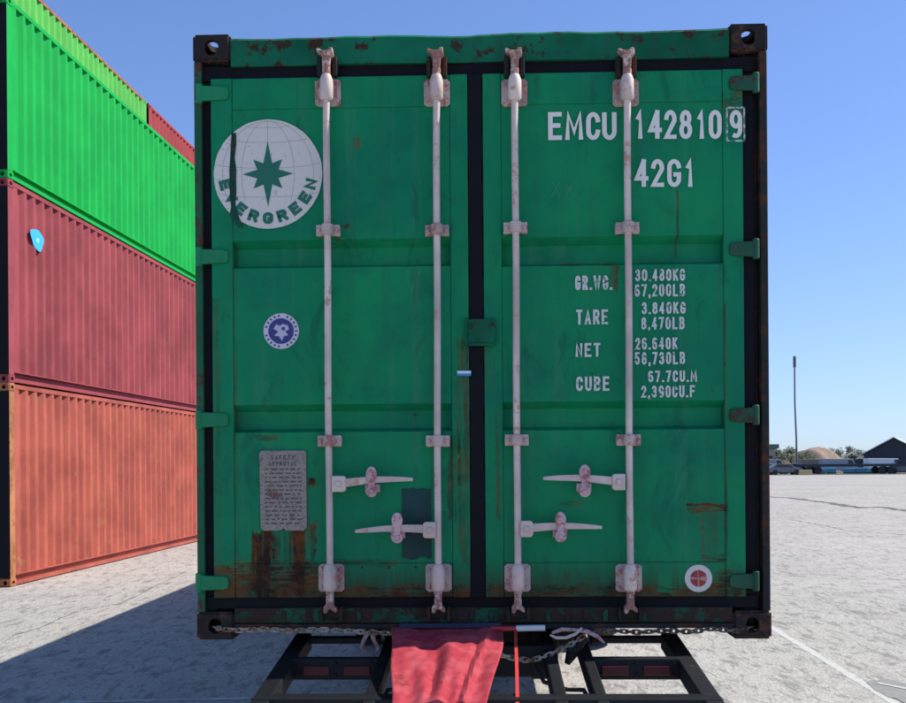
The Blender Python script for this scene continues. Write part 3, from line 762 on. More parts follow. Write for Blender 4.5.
build('sticker_emblem', mb, plain('sticker_pale', (0.50, 0.48, 0.60), .5, .3, 60), DL)
mb = MB().disc(sx+.010, sz+.010, -.0002, .008, 14); build('sticker_print', mb, M['blue'], DL)
# ---- small red and white round sticker
sx, sz = F(698.5, 578.5); r1 = 13.6*u
build('sticker', MB().disc(sx, sz, -.0006, r1, 40, .008), wornpaint('sticker_cream', (0.66, 0.62, 0.58), under=(.2, .3, .2), thr=.66), DR)
mb = MB(); rr_ = r1*.60
for a0, a1 in ((20, 92), (100, 168), (188, 262), (278, 335)):
    P_ = [(sx+.004*math.cos(R((a0+a1)/2)), sz+.004*math.sin(R((a0+a1)/2)))]+[(sx+rr_*math.cos(R(a0+(a1-a0)*k/8)), sz+rr_*math.sin(R(a0+(a1-a0)*k/8))) for k in range(9)]
    mb.prism(P_, -.0022, -.0014)
build('sticker_print', mb, M['red'], DR)
build('sticker_print', MB().disc(sx, sz, -.0012, rr_*1.02, 28), plain('pink_print', (0.52, 0.22, 0.20), .5, .4, 50), DR)

# ---- lettering on the right leaf
TY = -.0014
def put(items, w, mat, gap=.35):
    mb = MB()
    for t_, xa, xb, ya, yb in items:
        a_ = F((xa+xb)/2, yb); b_ = F((xa+xb)/2, ya); word(mb, t_, F(xa, ya)[0], F(xb, ya)[0], a_[1], b_[1], TY, w, gap)
    return build('lettering', mb, mat, DR)
put([('E', 548, 562, 112, 140), ('M', 565, 583, 112, 140), ('C', 586, 600, 112, 140), ('U', 602, 616.5, 112, 140)], 4.6*u, M['letter'])
put([('1', 635, 644, 110, 139), ('4', 648, 662, 110, 139), ('2', 664, 676.5, 110, 139), ('8', 679, 692, 110, 139), ('1', 696.5, 705.5, 110, 139), ('0', 708.5, 721.5, 110, 139)], 4.4*u, M['letter'])
put([('9', 729.5, 742, 110, 138)], 4.2*u, M['letter'])
put([('4', 634.5, 648.5, 159, 187), ('2', 651, 664, 159, 187), ('G', 667, 681, 159, 187), ('1', 685, 694, 159, 187)], 4.4*u, M['letter'])
mb = MB(); xa, za = F(727, 141); xb, zb = F(744, 107.5)     # stencilled box round the check digit
for (p_, q_) in (((xa, za), (xb, za)), ((xb, za), (xb, zb)), ((xb, zb), (xa, zb)), ((xa, zb), (xa, za))):
    mb.beam((p_[0], TY, p_[1]), (q_[0], TY, q_[1]), .008, .0004, (0, 1, 0))
build('lettering', mb, wornpaint('worn_stencil_box', (0.55, 0.6, 0.55), thr=.47), DR)
for t_, xa, xb, ya, yb in (('GR.WG.', 575, 612, 275.5, 290), ('TARE', 576, 608, 309.5, 324.5), ('NET', 575.5, 600.5, 343, 357), ('CUBE', 576, 609.5, 376.5, 391),
        ('30.480KG', 635, 685, 269, 281), ('67,200LB', 634.5, 685, 284, 296.5), ('3.840KG', 641.5, 685.5, 302, 314), ('8,470LB', 641, 684.5, 317, 329.5),
        ('26.640K', 635, 677.5, 337.5, 349.5), ('58,730LB', 634.5, 685, 352, 364.5), ('67.7CU.M', 648, 697, 370.5, 382), ('2,390CU.F', 641, 695, 385.5, 397.5)):
    put([(t_, xa, xb, ya, yb)], (2.45 if yb-ya > 13 else 2.0)*u, M['lettersmall'], .30)
scr = plain('bare_scratch', (0.06, 0.25, 0.15), .6)
for prs in ((((552, 181), (560, 196)), ((560, 182), (551, 197))), (((565, 182), (575, 197)), ((574, 180), (566, 196)))):
    mb = MB()
    for i, (p0, p1) in enumerate(prs):
        a_, b_ = F(*p0), F(*p1); mb.beam((a_[0], .003+.0006*i, a_[1]), (b_[0], .003+.0006*i, b_[1]), .0022, .0004, (0, 1, 0))
    build('scratch_mark', mb, scr, DR)
# random dents in the paint shown as small screw heads along the bottom rail
mb = MB()
for i in range(9):
    x = xLd+.06+i*.115
    if abs(x-F(330, 580)[0]) < .07 or abs(x-F(438, 580)[0]) < .07: continue
    build('rivet', MB().tube([(x, .002, F(300, 565)[1]-.012), (x, -.002, F(300, 565)[1]-.012)], .005, 8), M['postdark'], DL)

# ================================================================== CHASSIS
def CL(x, y, z): return (x, y, z)
T = empty('container_chassis', (CORG.x, CORG.y, 0), CYAW)
tag(T, 'black steel trailer frame with red lamps, splayed below the doors of the dark green container', 'trailer')
BK = M['blacksteel']
xo = F(485, 600)[0]       # image centre line of the frame
def rail(x, w=.07, h=.075):
    mb = MB().beam((x+xo, .30, .935-h/2), (x+xo, -.66, .835-h/2), w, h); return build('frame_rail', mb, BK, T, .006)
for x in (-.825, -.425, .425, .825): rail(x, .070 if abs(x) > .5 else .045)
for x in (-.275, .275): rail(x, .05)
def zr(y): return .935-(.30-y)/.96*.10
def cross(y, x0, x1, h, d=.08, dz=0.0, name='crossbeam'):
    return build(name, MB().box(x0+xo, x1+xo, y, y+d, zr(y)-h+dz, zr(y)+dz), BK, T, .006)
for s in (-1, 1):
    cb = cross(-.13, s*.80, s*.44, .088, .05, .008)
    for cx in (.70, .53):
        l = MB().box(s*cx-.055+xo, s*cx+.055+xo, -.137, -.128, zr(-.13)-.062, zr(-.13)-.022)
        tl = build('tail_lamp', l, M['lamp'], T, .004)
    cross(.22, s*.80, s*.47, .03, .05, .0)
cross(-.62, -.86, .86, .11, .09, .006, 'rear_bumper')
mb = MB(); mw = MB()
for i in range(9):
    x = -.84+i*.186+xo
    build('reflective_tape', MB().box(x, x+.176, -.6235, -.6195, zr(-.62)-.062, zr(-.62)-.026), M['tapered'] if i % 2 == 0 else M['tapewhite'], T)
build('bolster', MB().box(-.29+xo, .29+xo, .02, .10, .79, .925), BK, T, .006)
build('bolster', MB().box(-.42+xo, .42+xo, .55, .72, .83, .935), BK, T, .006)
build('bolster', MB().box(-1.12, 1.12, 11.5, 11.7, .83, .945), BK, T, .006)
for s in (-1, 1):
    build('main_beam', MB().box(s*.27+xo-.06, s*.27+xo+.06, .31, 12.0, .72, .935), BK, T, .006)
    build('bumper_upright', MB().box(s*.275+xo-.03, s*.275+xo+.03, -.60, -.54, .45, .80), BK, T, .005)
build('under_ride_bar', MB().box(-.86+xo, .86+xo, -.62, -.54, .40, .50), BK, T, .01)
for i in range(7): build('crossbeam', MB().box(-.21+xo, .21+xo, 1.4+i*1.6, 1.5+i*1.6, .76, .92), BK, T, .005)
for s in (-1, 1):
    for k in range(3):
        for dz in (.02, .068): build('bolt', MB().tube([(s*(.47+.15*k)+xo, -.131, zr(-.13)+.008-dz), (s*(.47+.15*k)+xo, -.139, zr(-.13)+.008-dz)], .008, 6), BK, T)
    hs_ = [(s*.20+xo, -.02, .86), (s*.24+xo, -.12, .80), (s*.33+xo, -.22, .79), (s*.38+xo, -.36, .82), (s*.40+xo, -.55, .80)]
    build('lamp_cable', MB().tube(hs_, .009, 8), M['rubber'], T, 0, True)
# low tyres on two axles
def wheel_meshes():
    t = MB(); prof = [(.0, .27), (.0, .38), (.025, .425), (.06, .435), (.16, .435), (.195, .425), (.22, .38), (.22, .27)]
    n = 40; vs = []
    for k in range(n):
        a_ = 2*math.pi*k/n
        for x, r_ in prof:
            rr = r_-(.010 if (k % 2 and r_ > .42) else 0); vs.append((x, rr*math.cos(a_), rr*math.sin(a_)))
    m = len(prof); fs = [(k*m+j, ((k+1) % n)*m+j, ((k+1) % n)*m+(j+1) % m, k*m+(j+1) % m) for k in range(n) for j in range(m)]
    t.add(vs, fs)
    rm = MB().tube([(.04, 0, 0), (.05, 0, 0), (.17, 0, 0), (.18, 0, 0)], [.1, .27, .27, .1], 24)
    return t, rm
tm, rm = wheel_meshes()
proto_t = build('tyre', tm, M['rubber'], None); proto_r = build('rim', rm, M['rim'], None, 0, True)
first = True
for ay_ in (5.35, 6.65):
    build('axle', MB().tube([(-1.0, ay_, .44), (1.0, ay_, .44)], .06, 14), BK, T, 0, True)
    for s in (-1, 1):
        build('spring_hanger', MB().box(s*.36-.05+xo, s*.36+.05+xo, ay_-.25, ay_+.25, .50, .74), BK, T, .01)
        for off in (.72, .98):
            xw = s*off if s > 0 else -off-.22
            if first: a_, b_ = proto_t, proto_r; first = False
            else:
                a_ = proto_t.copy(); b_ = proto_r.copy(); COL.objects.link(a_); COL.objects.link(b_)
            a_.parent = T; a_.location = (xw, ay_, .435); b_.parent = a_; b_.location = (0, 0, 0)
for s in (-1, 1):
    mb = MB().box(s*.62-.06, s*.62+.06, 9.6, 9.72, .05, .80); mb.box(s*.62-.12, s*.62+.12, 9.55, 9.77, .0, .05); mb.box(s*.28, s*.62, 9.62, 9.70, .74, .82)
    build('landing_leg', mb, BK, T, .006)

# ================================================================== CHAINS
def chain_mesh(path, pitch=.026, lw=.0042, lwid=.0085):
    mb = MB(); P_ = [Vector(p) for p in path]
    seg = [(P_[i+1]-P_[i]).length for i in range(len(P_)-1)]; tot = sum(seg); n = max(2, int(tot/pitch))
    def pt(s):
        for i, l in enumerate(seg):
            if s <= l: return P_[i].lerp(P_[i+1], s/l)
            s -= l
        return P_[-1]
    for i in range(n):
        s = i*pitch; c = pt(s+pitch/2); d = (pt(min(tot, s+pitch))-pt(s)).normalized()
        a_ = 45+(90 if i % 2 else 0)+random.uniform(-18, 18)
        side = d.cross(Vector((0, 1, .3))).normalized(); side.rotate(Matrix.Rotation(R(a_), 3, d).to_quaternion())
        L = pitch*.72; pts = []
        for k in range(12):
            t = 2*math.pi*k/12; ex = math.cos(t); ey = math.sin(t)
            pts.append(c+d*(L-lwid)*(1 if ex > 0 else -1)*(abs(ex) > .01)+d*lwid*ex+side*lwid*ey)
        nrm = d.cross(side)
        vs = []
        for k in range(12):
            q = pts[k]; tan = (pts[(k+1) % 12]-pts[k-1]).normalized(); o1 = tan.cross(nrm).normalized()
            for j in range(5):
                w = 2*math.pi*j/5; vs.append(q+(o1*math.cos(w)+nrm*math.sin(w))*lw)
        mb.add(vs, [(k*5+j, ((k+1) % 12)*5+j, ((k+1) % 12)*5+(j+1) % 5, k*5+(j+1) % 5) for k in range(12) for j in range(5)])
    return mb
def L3(px, py, ly):
    x, z = F(px, py, ly); return MC @ Vector((x, ly, z))
def place(o, v):       # origin at v
    me = o.data
    for w in me.vertices: w.co -= v
    o.location = v
pA = [L3(214, 627, .03), L3(222, 629.5, -.02), L3(240, 630.5, -.022), L3(262, 629, -.022), L3(290, 631, -.022), L3(318, 629.5, -.022), L3(345, 631, -.022), L3(372, 632.5, -.022), L3(398, 634, -.022), L3(420, 633, -.02)]
ch = build('chain', chain_mesh(pA), M['chain'], None, 0, True); place(ch, L3(300, 632, -.022))
tag(ch, "thin tarnished chain strung along the sill from the container's lower left corner", 'chain', 'chains under the container doors')
pB = [L3(590, 633, -.022), L3(615, 631, -.022), L3(640, 632.5, -.022), L3(665, 630.5, -.022), L3(690, 632, -.022), L3(712, 629, -.022), L3(735, 631, -.015), L3(752, 627, .03)]
ch = build('chain', chain_mesh(pB), paint('dark_chain', (0.14, 0.13, 0.10), .45, .3, .8, (0.05, 0.025, 0.015), scale=8, streak=False, bump=0), None, 0, True); place(ch, L3(665, 631, -.022))
tag(ch, 'dull dark chain running from the hook to the lower right corner casting', 'chain', 'chains under the container doors')
pC = [L3(492, 650, -.06), L3(503, 656, -.07), L3(517, 659, -.07), L3(530, 660.5, -.07), L3(545, 657, -.07), L3(560, 650, -.06), L3(574, 643, -.05), L3(584, 636, -.04)]
ch = build('chain', chain_mesh(pC), M['chain'], None, 0, True); place(ch, L3(535, 658, -.06))
tag(ch, 'short slack chain drooping in a curve between the red cloth and the hook', 'chain', 'chains under the container doors')
# hook / clevis at the right centre
hk = empty('chain_hook', L3(575, 636, -.05)); hi = hk.matrix_basis.translation
Hk = lambda px, py, ly: L3(px, py, ly)-hk.location
mb = MB().tube([Hk(552, 633, -.04), Hk(562, 629.5, -.045), Hk(575, 630, -.045), Hk(588, 632, -.045), Hk(598, 637, -.045), Hk(604, 643, -.04)], [.006, .009, .007, .010, .008, .005], 10)
build('shank', mb, M['pinkmetal'], hk, 0, True)
mb = MB().tube([Hk(582, 628, -.05), Hk(576, 634, -.055), Hk(566, 638, -.055), Hk(556, 638, -.055), Hk(550, 635, -.05)], [.005, .007, .007, .006, .004], 10)
build('hook_tongue', mb, M['rod'], hk, 0, True)
mb = MB().tube([Hk(585, 640, -.04), Hk(578, 647, -.045), Hk(571, 655, -.045), Hk(567, 664, -.045)], [.010, .020, .024, .012], 14)
mb.tube([Hk(577, 650, -.06), Hk(568, 650, -.075)], [.012, .009], 12)
build('coupling_head', mb, M['blacksteel'], hk, 0, True)
tag(hk, 'rusty pink chain hook with black coupling under the sill, right of the red strap', 'hook')
# white hook dangling left of the cloth
lh = build('shackle', MB().tube([L3(368, 633, -.01), L3(364, 640, -.012), L3(361, 648, -.012), L3(366, 653, -.012)], [.010, .009, .008, .006], 8).tube([L3(372, 633, -.01), L3(374, 641, -.012), L3(378, 648, -.012), L3(376, 654, -.012)], [.010, .009, .008, .006], 8), M['plate'], None, 0, True)
place(lh, L3(370, 640, -.01)); tag(lh, 'small pale shackle hanging under the sill just left of the red cloth', 'shackle')

# ================================================================== RED CLOTH, STRAP, STICK
random.seed(5)
nu, nv = 46, 60; vs = []
def fold(u_, v_):
    f = .018*math.sin(u_*9+v_*2.2+1)+.010*math.sin(u_*17-v_*5)+.008*math.sin(u_*31+v_*3+2)*v_
    f += .030*math.exp(-((u_-.42-.10*math.sin(v_*3))/.05)**2)*(1 if v_ > .2 else v_/.2)
    f -= .034*math.exp(-((u_-.33-.10*math.sin(v_*3))/.045)**2)*math.exp(-((v_-.6)/.3)**2)
    f += .026*math.exp(-((u_-.86+.12*v_)/.035)**2)-.028*math.exp(-((u_-.80+.12*v_)/.03)**2)*min(1, v_*3)
    f += .022*math.exp(-((v_-.20-.03*math.sin(u_*7))/.035)**2)
    f += .006*math.sin(u_*47+v_*13)*math.sin(v_*21+u_*9)
    return .48*f*(.25+.75*min(1, min(u_, 1-u_)/.12))
for j in range(nv+1):
    v_ = j/nv
    for i in range(nu+1):
        u_ = i/nu
        ly = .03-.10*min(1, v_/.12) - .72*max(0, v_-.06)
        if v_ > .95: ly = .03-.10-.72*.89
        py = 627+ (v_*92); pxl = 390-2.5*v_+1.2*math.sin(v_*9); pxr = 502-5*v_-17*v_*v_+1.5*math.sin(v_*7)
        px_ = pxl+(pxr-pxl)*u_
        x, z = F(px_, py, ly)
        p_ = MC @ Vector((x, ly, z)); p_ += Vector((.25, -.55, .8)).normalized()*(fold(u_, v_)*min(1, .15+v_/.10)+.010+.045*min(1, max(0, (v_-.1)/.3)))
        vs.append(p_)
fs = [(j*(nu+1)+i, j*(nu+1)+i+1, (j+1)*(nu+1)+i+1, (j+1)*(nu+1)+i) for j in range(nv) for i in range(nu)]
def cloth_mat():
    g = N('faded_red_cloth'); n = g.noise(11, None, 5, .65); f = g.noise(240, None, 3)
    c = g.mix(g.ramp(n, .35, .7), (0.36, 0.040, 0.055), (0.44, 0.085, 0.100)); c = g.mix(g.ramp(g.noise(6, None, 6, .7), .60, .70), c, (0.22, 0.035, 0.03))
    g.bump(g.math('ADD', g.math('MULTIPLY', f, .25), g.noise(34, None, 4)), .4, .004); return g.fin(c, .95, spec=.03)
cl = build('red_cloth', MB().add(vs, fs), cloth_mat(), None, 0, True)
for p in cl.data.polygons: p.use_smooth = True
place(cl, L3(445, 640, -.1)); sm = cl.modifiers.new('s', 'SOLIDIFY'); sm.thickness = .003
tag(cl, 'crumpled faded red cloth draped from under the doors over the black frame', 'cloth')
# dark blue folded strip above the cloth
bs = build('tarp_strip', MB().beam(L3(399, 626, -.020), L3(501, 625.5, -.020), .012, .022), plain('navy_strip', (0.012, 0.022, 0.06), .6, .3), None, .003)
place(bs, L3(450, 626, -.02)); tag(bs, 'narrow dark navy folded strip along the sill above the red cloth', 'tarp')
# red webbing
pp = [L3(515.5, 632, -.03), L3(515.8, 645, -.14), L3(516.5, 660, -.28), L3(517, 680, -.44), L3(517.5, 712, -.66), L3(517.5, 730, -.68)]
mb = MB()
for i in range(len(pp)-1): mb.beam(pp[i]+Vector((0, -.004, .012)), pp[i+1]+Vector((0, -.004, .012)), .013, .003, (0, -.6, .8))
st = build('webbing_strap', mb, M['strap'], None); place(st, L3(516, 660, -.28)); tag(st, 'narrow bright red webbing strap hanging right of the red cloth', 'strap')
sk = empty('marker_stick', L3(520, 628, -.03))
build('red_end', MB().tube([L3(490, 629, -.03)-sk.location, L3(516, 628.5, -.03)-sk.location], .011, 12), M['tapered'], sk, 0, True)
build('white_end', MB().tube([L3(516, 628.5, -.03)-sk.location, L3(545, 628, -.03)-sk.location], .013, 12), M['tapewhite'], sk, 0, True)
tag(sk, 'short red and white stick lying level under the sill beside the red cloth', 'stick')

# ================================================================== STACK ON THE LEFT
SYAW = R(-3.8)
U_ = Vector((math.sin(R(3.8)), math.cos(R(3.8)), 0)); Nn = Vector((math.cos(R(3.8)), -math.sin(R(3.8)), 0))
def stack_meshes(h):
    d = {}
    def g(name, mb, bev=0):
        o = build(name, mb, M['gside'], None, 0); me = o.data; bpy.data.objects.remove(o); return me
    d['side_panel'] = [g('side_panel', corr_x(1.207, 1, .155, LEN-.155, .165, h-.075)), g('side_panel', corr_x(-1.207, -1, .155, LEN-.155, .165, h-.075))]
    d['top_rail'] = [g('top_rail', MB().box(s*1.211, s*1.15, .175, LEN-.175, h-.076, h-.014)) for s in (1, -1)]
    def br(s):
        mb = MB().box(s*1.135, s*1.12, .175, LEN-.175, .05, .166)       # recessed web
        mb.box(s*1.212, s*1.121, .176, LEN-.176, .018, .070).box(s*1.2085, s*1.12, .177, LEN-.177, .155, .172); return mb
    d['bottom_rail'] = [g('bottom_rail', br(s)) for s in (1, -1)]
    d['corner_post'] = [g('corner_post', MB().box(s*1.213, s*1.08, y0, y0+.15, .118, h-.118)) for s in (1, -1) for y0 in (.006, LEN-.156)]
    d['roof_panel'] = [g('roof_panel', MB().box(-1.149, 1.149, .03, LEN-.03, h-.05, h-.03))]
    d['floor_deck'] = [g('floor_deck', MB().box(-1.149, 1.149, .03, LEN-.03, .08, .14))]
    d['door'] = []
    for s in (-1, 1):
        mb = MB().box(s*.008, s*1.075, .02, .07, .13, h-.13)
        d['door'].append(g('door', mb))
    d['door_gasket'] = [g('door_gasket', MB().box(s*1.06, s*1.214, -.004, .005, .119, h-.119)) for s in (1, -1)]  # thin black plates over the end posts, painting in the shade there
    d['end_wall'] = [g('end_wall', MB().box(-1.079, 1.079, LEN-.08, LEN-.04, .13, h-.13))]
    d['lock_rod'] = [g('lock_rod', MB().tube([(x, -.01, .09), (x, -.01, h-.09)], .017, 10)) for x in (-.66, -.18, .18, .66)]
    d['sill'] = [g('sill', MB().box(-1.05, 1.05, .01, .10, .02, .125))]; d['header'] = [g('header', MB().box(-1.05, 1.05, .01, .10, h-.125, h-.03))]
    return d
SM = {2.896: stack_meshes(2.896), 2.591: stack_meshes(2.591)}
CAST2 = CAST
def stackc(n_, s_, z, h, mat, label, group, postmat=None, railmat=None, name='shipping_container', simple=False):
    o = empty(name, Nn*(n_-1.219)+U_*s_+Vector((0, 0, z)), SYAW)
    tag(o, label, 'container', group)
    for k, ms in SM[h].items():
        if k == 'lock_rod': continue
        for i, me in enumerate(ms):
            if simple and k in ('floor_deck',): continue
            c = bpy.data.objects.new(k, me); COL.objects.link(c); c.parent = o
            c.material_slots[0].link = 'OBJECT'; c.material_slots[0].material = (postmat if k == 'corner_post' and postmat else railmat if k == 'top_rail' and railmat else M['gasket'] if k == 'door_gasket' else mat)  # seal black reused as painted shade on the end posts
            if k == 'door':
                for rm_ in SM[h]['lock_rod'][2*i:2*i+2]:
                    r_ = bpy.data.objects.new('lock_rod', rm_); COL.objects.link(r_); r_.parent = c
                    r_.material_slots[0].link = 'OBJECT'; r_.material_slots[0].material = M['plate']
    for sx in (-1, 1):
        for yy in (.085, LEN-.089):
            for zz in (.059, h-.059): casting(o, sx*(1.219-.081), yy, zz, postmat or mat)
    return o
P1 = paint('terracotta_paint', (0.38, 0.095, 0.068), .6, .20, .48, (0.22, 0.085, 0.045), dirt=.55, spec=.15)
P2 = paint('maroon_paint', (0.29, 0.060, 0.068), .6, .18, .34, (0.16, 0.055, 0.04), dirt=.55, spec=.15)
P3 = paint('bright_green_paint', (0.008, 0.36, 0.062), .6, .10, .12, dirt=.25, spec=.12)
P4 = paint('lime_green_paint', (0.10, 0.42, 0.08), .6, .10, .15, dirt=.25, spec=.15)
P5 = paint('red_paint', (0.33, 0.035, 0.035), .5, .1, .3)
PO = paint('rusty_orange_post', (0.42, 0.17, 0.07), .6, .2, .8, (0.18, 0.07, 0.03))
PR = paint('rusty_top_rail', (0.36, 0.13, 0.06), .6, .2, .6)
n1 = -7.2; s1 = 13.96; g1 = 'stacked shipping containers on the left'
stackc(n1, s1, 0, 2.896, P1, 'faded terracotta corrugated container at the bottom of the left stack, standing on the ground', g1, PO)
mc = stackc(n1, s1, 2.896, 2.896, P2, 'dusty maroon corrugated container with a small sky blue spot, middle of the left stack', g1)
stackc(n1, s1, 5.792, 2.591, P3, 'bright green corrugated container, topmost of the front row of the left stack', g1)
n2 = -9.72
supports = 'containers of the back row hidden behind the left stack'
cols = [P1, P2, P5]; hs = [2.896, 2.896, 2.591]; zz0 = 0
for i in range(3):
    stackc(n2, s1, zz0, hs[i], cols[i], 'container hidden behind the left stack, below the lime green one', supports)
    stackc(n2, s1+12.35, zz0, hs[i], cols[(i+1) % 3], 'container hidden behind the left stack, below the red one', supports)
    zz0 += hs[i]
stackc(n2, s1, zz0, 2.896, P4, 'pale lime green container whose top edge shows above the bright green one', g1, railmat=PR)
stackc(n2, s1+12.35, zz0, 2.896, P5, 'red container high at the back of the left stack, beyond the lime green one', g1)
# sky blue sticker on the maroon side
def side_pt(px, py):
    r_ = ray(px, py); o_ = CAMP; t = (n1-.006-o_.dot(Nn))/r_.dot(Nn); return o_+r_*t
c_ = side_pt(37.5, 239.5); mi = mc.matrix_basis.inverted() if False else (Matrix.Translation(mc.location) @ Matrix.Rotation(SYAW, 4, 'Z')).inverted()
lc = mi @ c_
poly = []
for k in range(26):
    t = 2*math.pi*k/26; rr_ = 1+.10*math.sin(3*t)+.06*math.sin(5*t+1); poly.append((lc.y+.20*rr_*math.cos(t)-.03*math.sin(t), lc.z+.155*rr_*math.sin(t)))
st_ = build('sticker', MB().prism(poly, 1.2085, 1.2115, 'x'), plain('sky_blue_film', (0.04, 0.42, 0.75), .5, .1), mc)
mb = MB().prism([(lc.y-.05, lc.z-.02), (lc.y+.04, lc.z-.06), (lc.y+.06, lc.z+.02), (lc.y, lc.z+.03)], 1.2118, 1.2126, 'x'); build('sticker_print', mb, plain('pale_blue_film', (0.30, 0.60, 0.80), .5), mc)

# ================================================================== FAR RIGHT
def W(px, Y): return at(px, 464, Y).x
def far_empty(name, px, Y, label, cat, group=None, rz=0):
    o = empty(name, (W(px, Y), Y, 0.03), rz); return tag(o, label, cat, group)
# gable shed
Y = 150; pm = FPX/Y
sh = far_empty('shed', 894, Y, 'dark shed with a white pitched roof at the right edge of the far yard', 'shed', None, R(-27))
hw = 28/pm; zt = CAMZ+23/pm; ze = CAMZ+6.5/pm
dk = plain('dark_shed_boards', (0.035, 0.045, 0.055), .8, .4, 3)
build('wall', MB().prism([(-hw, 0), (hw, 0), (hw, ze), (0, zt-.15), (-hw, ze)], 0, 9), dk, sh)
wr = plain('white_roof_sheet', (0.72, 0.73, 0.74), .5, .1, 2)
for s in (-1, 1):
    mb = MB().add([(0, -.5, zt), (s*(hw+.5), -.5, ze-.15), (s*(hw+.5), 9.5, ze-.15), (0, 9.5, zt), (0, -.5, zt+.14), (s*(hw+.5), -.5, ze-.01), (s*(hw+.5), 9.5, ze-.01), (0, 9.5, zt+.14)], [(0, 1, 2, 3), (4, 5, 6, 7), (0, 1, 5, 4), (1, 2, 6, 5), (2, 3, 7, 6), (3, 0, 4, 7)])
    build('roof', mb, wr, sh)
build('door', MB().box(-1.2, 1.2, -.06, .0, 0, 2.2), plain('shed_door', (0.02, 0.02, 0.025), .7), sh)
# flatbed trailer parked side on
Y = 132; pm = FPX/Y
fb = far_empty('flatbed_trailer', 855, Y, 'long low dark flatbed trailer parked in front of the far shed', 'trailer')
L = 52/pm
build('deck', MB().box(-L, L, 0, 2.4, .98, 1.32), dk, fb)
for x in (-L+.8, -L+2.0, L-3.2, L-2.0):
    for y_ in (.05, 2.1):
        build('wheel', MB().tube([(x, y_, .5), (x, y_+.25, .5)], .48, 16), M['rubber'], fb)
build('headboard', MB().box(L-.2, L, .05, 2.35, 1.32, 1.9), dk, fb)
# blue bins behind the flatbed
bl = plain('cyan_plastic', (0.10, 0.30, 0.42), .8, .3, 2)
for i, (px, w) in enumerate(((821, 10), (833, 7), (851, 9), (862, 12), (876, 10))):
    o = far_empty('storage_bin', px, 137, ('leftmost', 'second', 'third', 'fourth', 'rightmost')[i]+' of the low blue bins seen under the far flatbed trailer', 'bin', 'low blue bins behind the flatbed trailer')
    mb = MB().box(-w/7.4/2, w/7.4/2, 0, 1.2, .12, .72+.06*(i % 2)); build('tub', mb, bl, o, .06)
    build('skid', MB().box(-w/7.4/2, w/7.4/2, .1, 1.1, 0, .12), dk, o)
# vehicles
def car(px, Y, col, label, van=False, rz=0):
    o = far_empty('parked_van' if van else 'parked_car', px, Y, label, 'van' if van else 'car', 'vehicles parked across the far yard', rz)
    if van: prof = [(-2.5, .35), (2.5, .35), (2.55, 1.0), (2.2, 1.25), (1.75, 2.0), (-2.5, 2.05)]; win = [(1.15, 1.25), (2.05, 1.25), (1.65, 1.85), (1.15, 1.85)]
    else: prof = [(-2.1, .3), (2.1, .3), (2.15, .75), (1.2, .9), (.6, 1.38), (-1.1, 1.42), (-1.8, .95), (-2.15, .9)]; win = [(-1.45, .95), (1.0, .92), (.5, 1.30), (-1.0, 1.33)]
    m = plain('car_paint_'+str(px), col, .3, .05, 2)
    build('body', MB().prism(prof, 0, 1.75), m, o, .05)
    build('window', MB().prism(win, -.01, .005), M['glass'], o)
    for x in (-1.35, 1.35):
        for y_ in (-.02, 1.57): build('wheel', MB().tube([(x, y_, .33), (x, y_+.2, .33)], .33, 16), M['rubber'], o)
car(775, 136, (0.20, 0.24, 0.30), 'grey blue car parked far off just right of the green container')
car(797, 141, (0.10, 0.15, 0.25), 'dark blue car parked far off below the mast')
car(786, 128.6, (0.12, 0.14, 0.17), 'slate grey car in front, parked far off left of the mast foot')
car(840, 146, (0.30, 0.34, 0.38), 'grey van parked behind the flatbed trailer', True)
car(886, 143, (0.72, 0.74, 0.76), 'white van parked behind the flatbed near the shed', True)
car(815, 150, (0.25, 0.20, 0.15), 'brownish van parked in front of the dirt mound', True)
car(862, 155, (0.16, 0.18, 0.20), 'dull dark van parked left of the far shed', True)
car(769, 150, (0.30, 0.33, 0.36), 'pale grey van parked in front of the beige building', True)
car(905, 134, (0.12, 0.14, 0.18), 'dark car at the right edge beside the flatbed trailer')
o = far_empty('road_barrier', 806, 126.5, 'low yellow barrier block standing at the near edge of the far yard', 'barrier')
build('block', MB().prism([(-.85, 0), (.85, 0), (.8, .2), (.72, .62), (-.72, .62), (-.8, .2)], 0, .5), plain('yellow_plastic', (0.42, 0.34, 0.16), .8, .3, 3), o, .03)
# dirt mound
def mound(px, Y, wpx, zt, depth, mat, name, seed):
    random.seed(seed); w = wpx*Y/FPX; n = 36; m = 10; vs = []; x0 = W(px, Y)
    ph = [random.uniform(0, 6) for _ in range(4)]
    for j in range(m+1):
        for i in range(n+1):
            u_, v_ = i/n, j/m; h = zt*math.sin(u_*math.pi)**.8*math.sin(v_*math.pi)**.7*(1+.10*math.sin(u_*11+ph[0])+.07*math.sin(u_*23+ph[1]+v_*5))+random.uniform(-.05, .05)+.22*math.sin(u_*41+v_*7)*math.sin(v_*9+u_*13)
            vs.append((x0+(u_-.5)*w, Y+v_*depth, max(.0, h)))
    fs = [(j*(n+1)+i, j*(n+1)+i+1, (j+1)*(n+1)+i+1, (j+1)*(n+1)+i) for j in range(m) for i in range(n)]
    o = build(name, MB().add(vs, fs), mat, None, 0, True); tag(o, kind='structure'); return o
dirt = plain('dry_dirt', (0.26, 0.19, 0.13), .95, .35, .5)
mound(832, 175, 74, 4.0, 20, dirt, 'dirt_mound', 3)
mound(795, 210, 90, 3.0, 24, plain('scrub_mound', (0.10, 0.11, 0.075), .95, .5, .4), 'scrub_hill', 4)
mound(880, 260, 160, 3.2, 30, plain('far_hill', (0.13, 0.14, 0.12), .95, .4, .3), 'far_hill', 5)
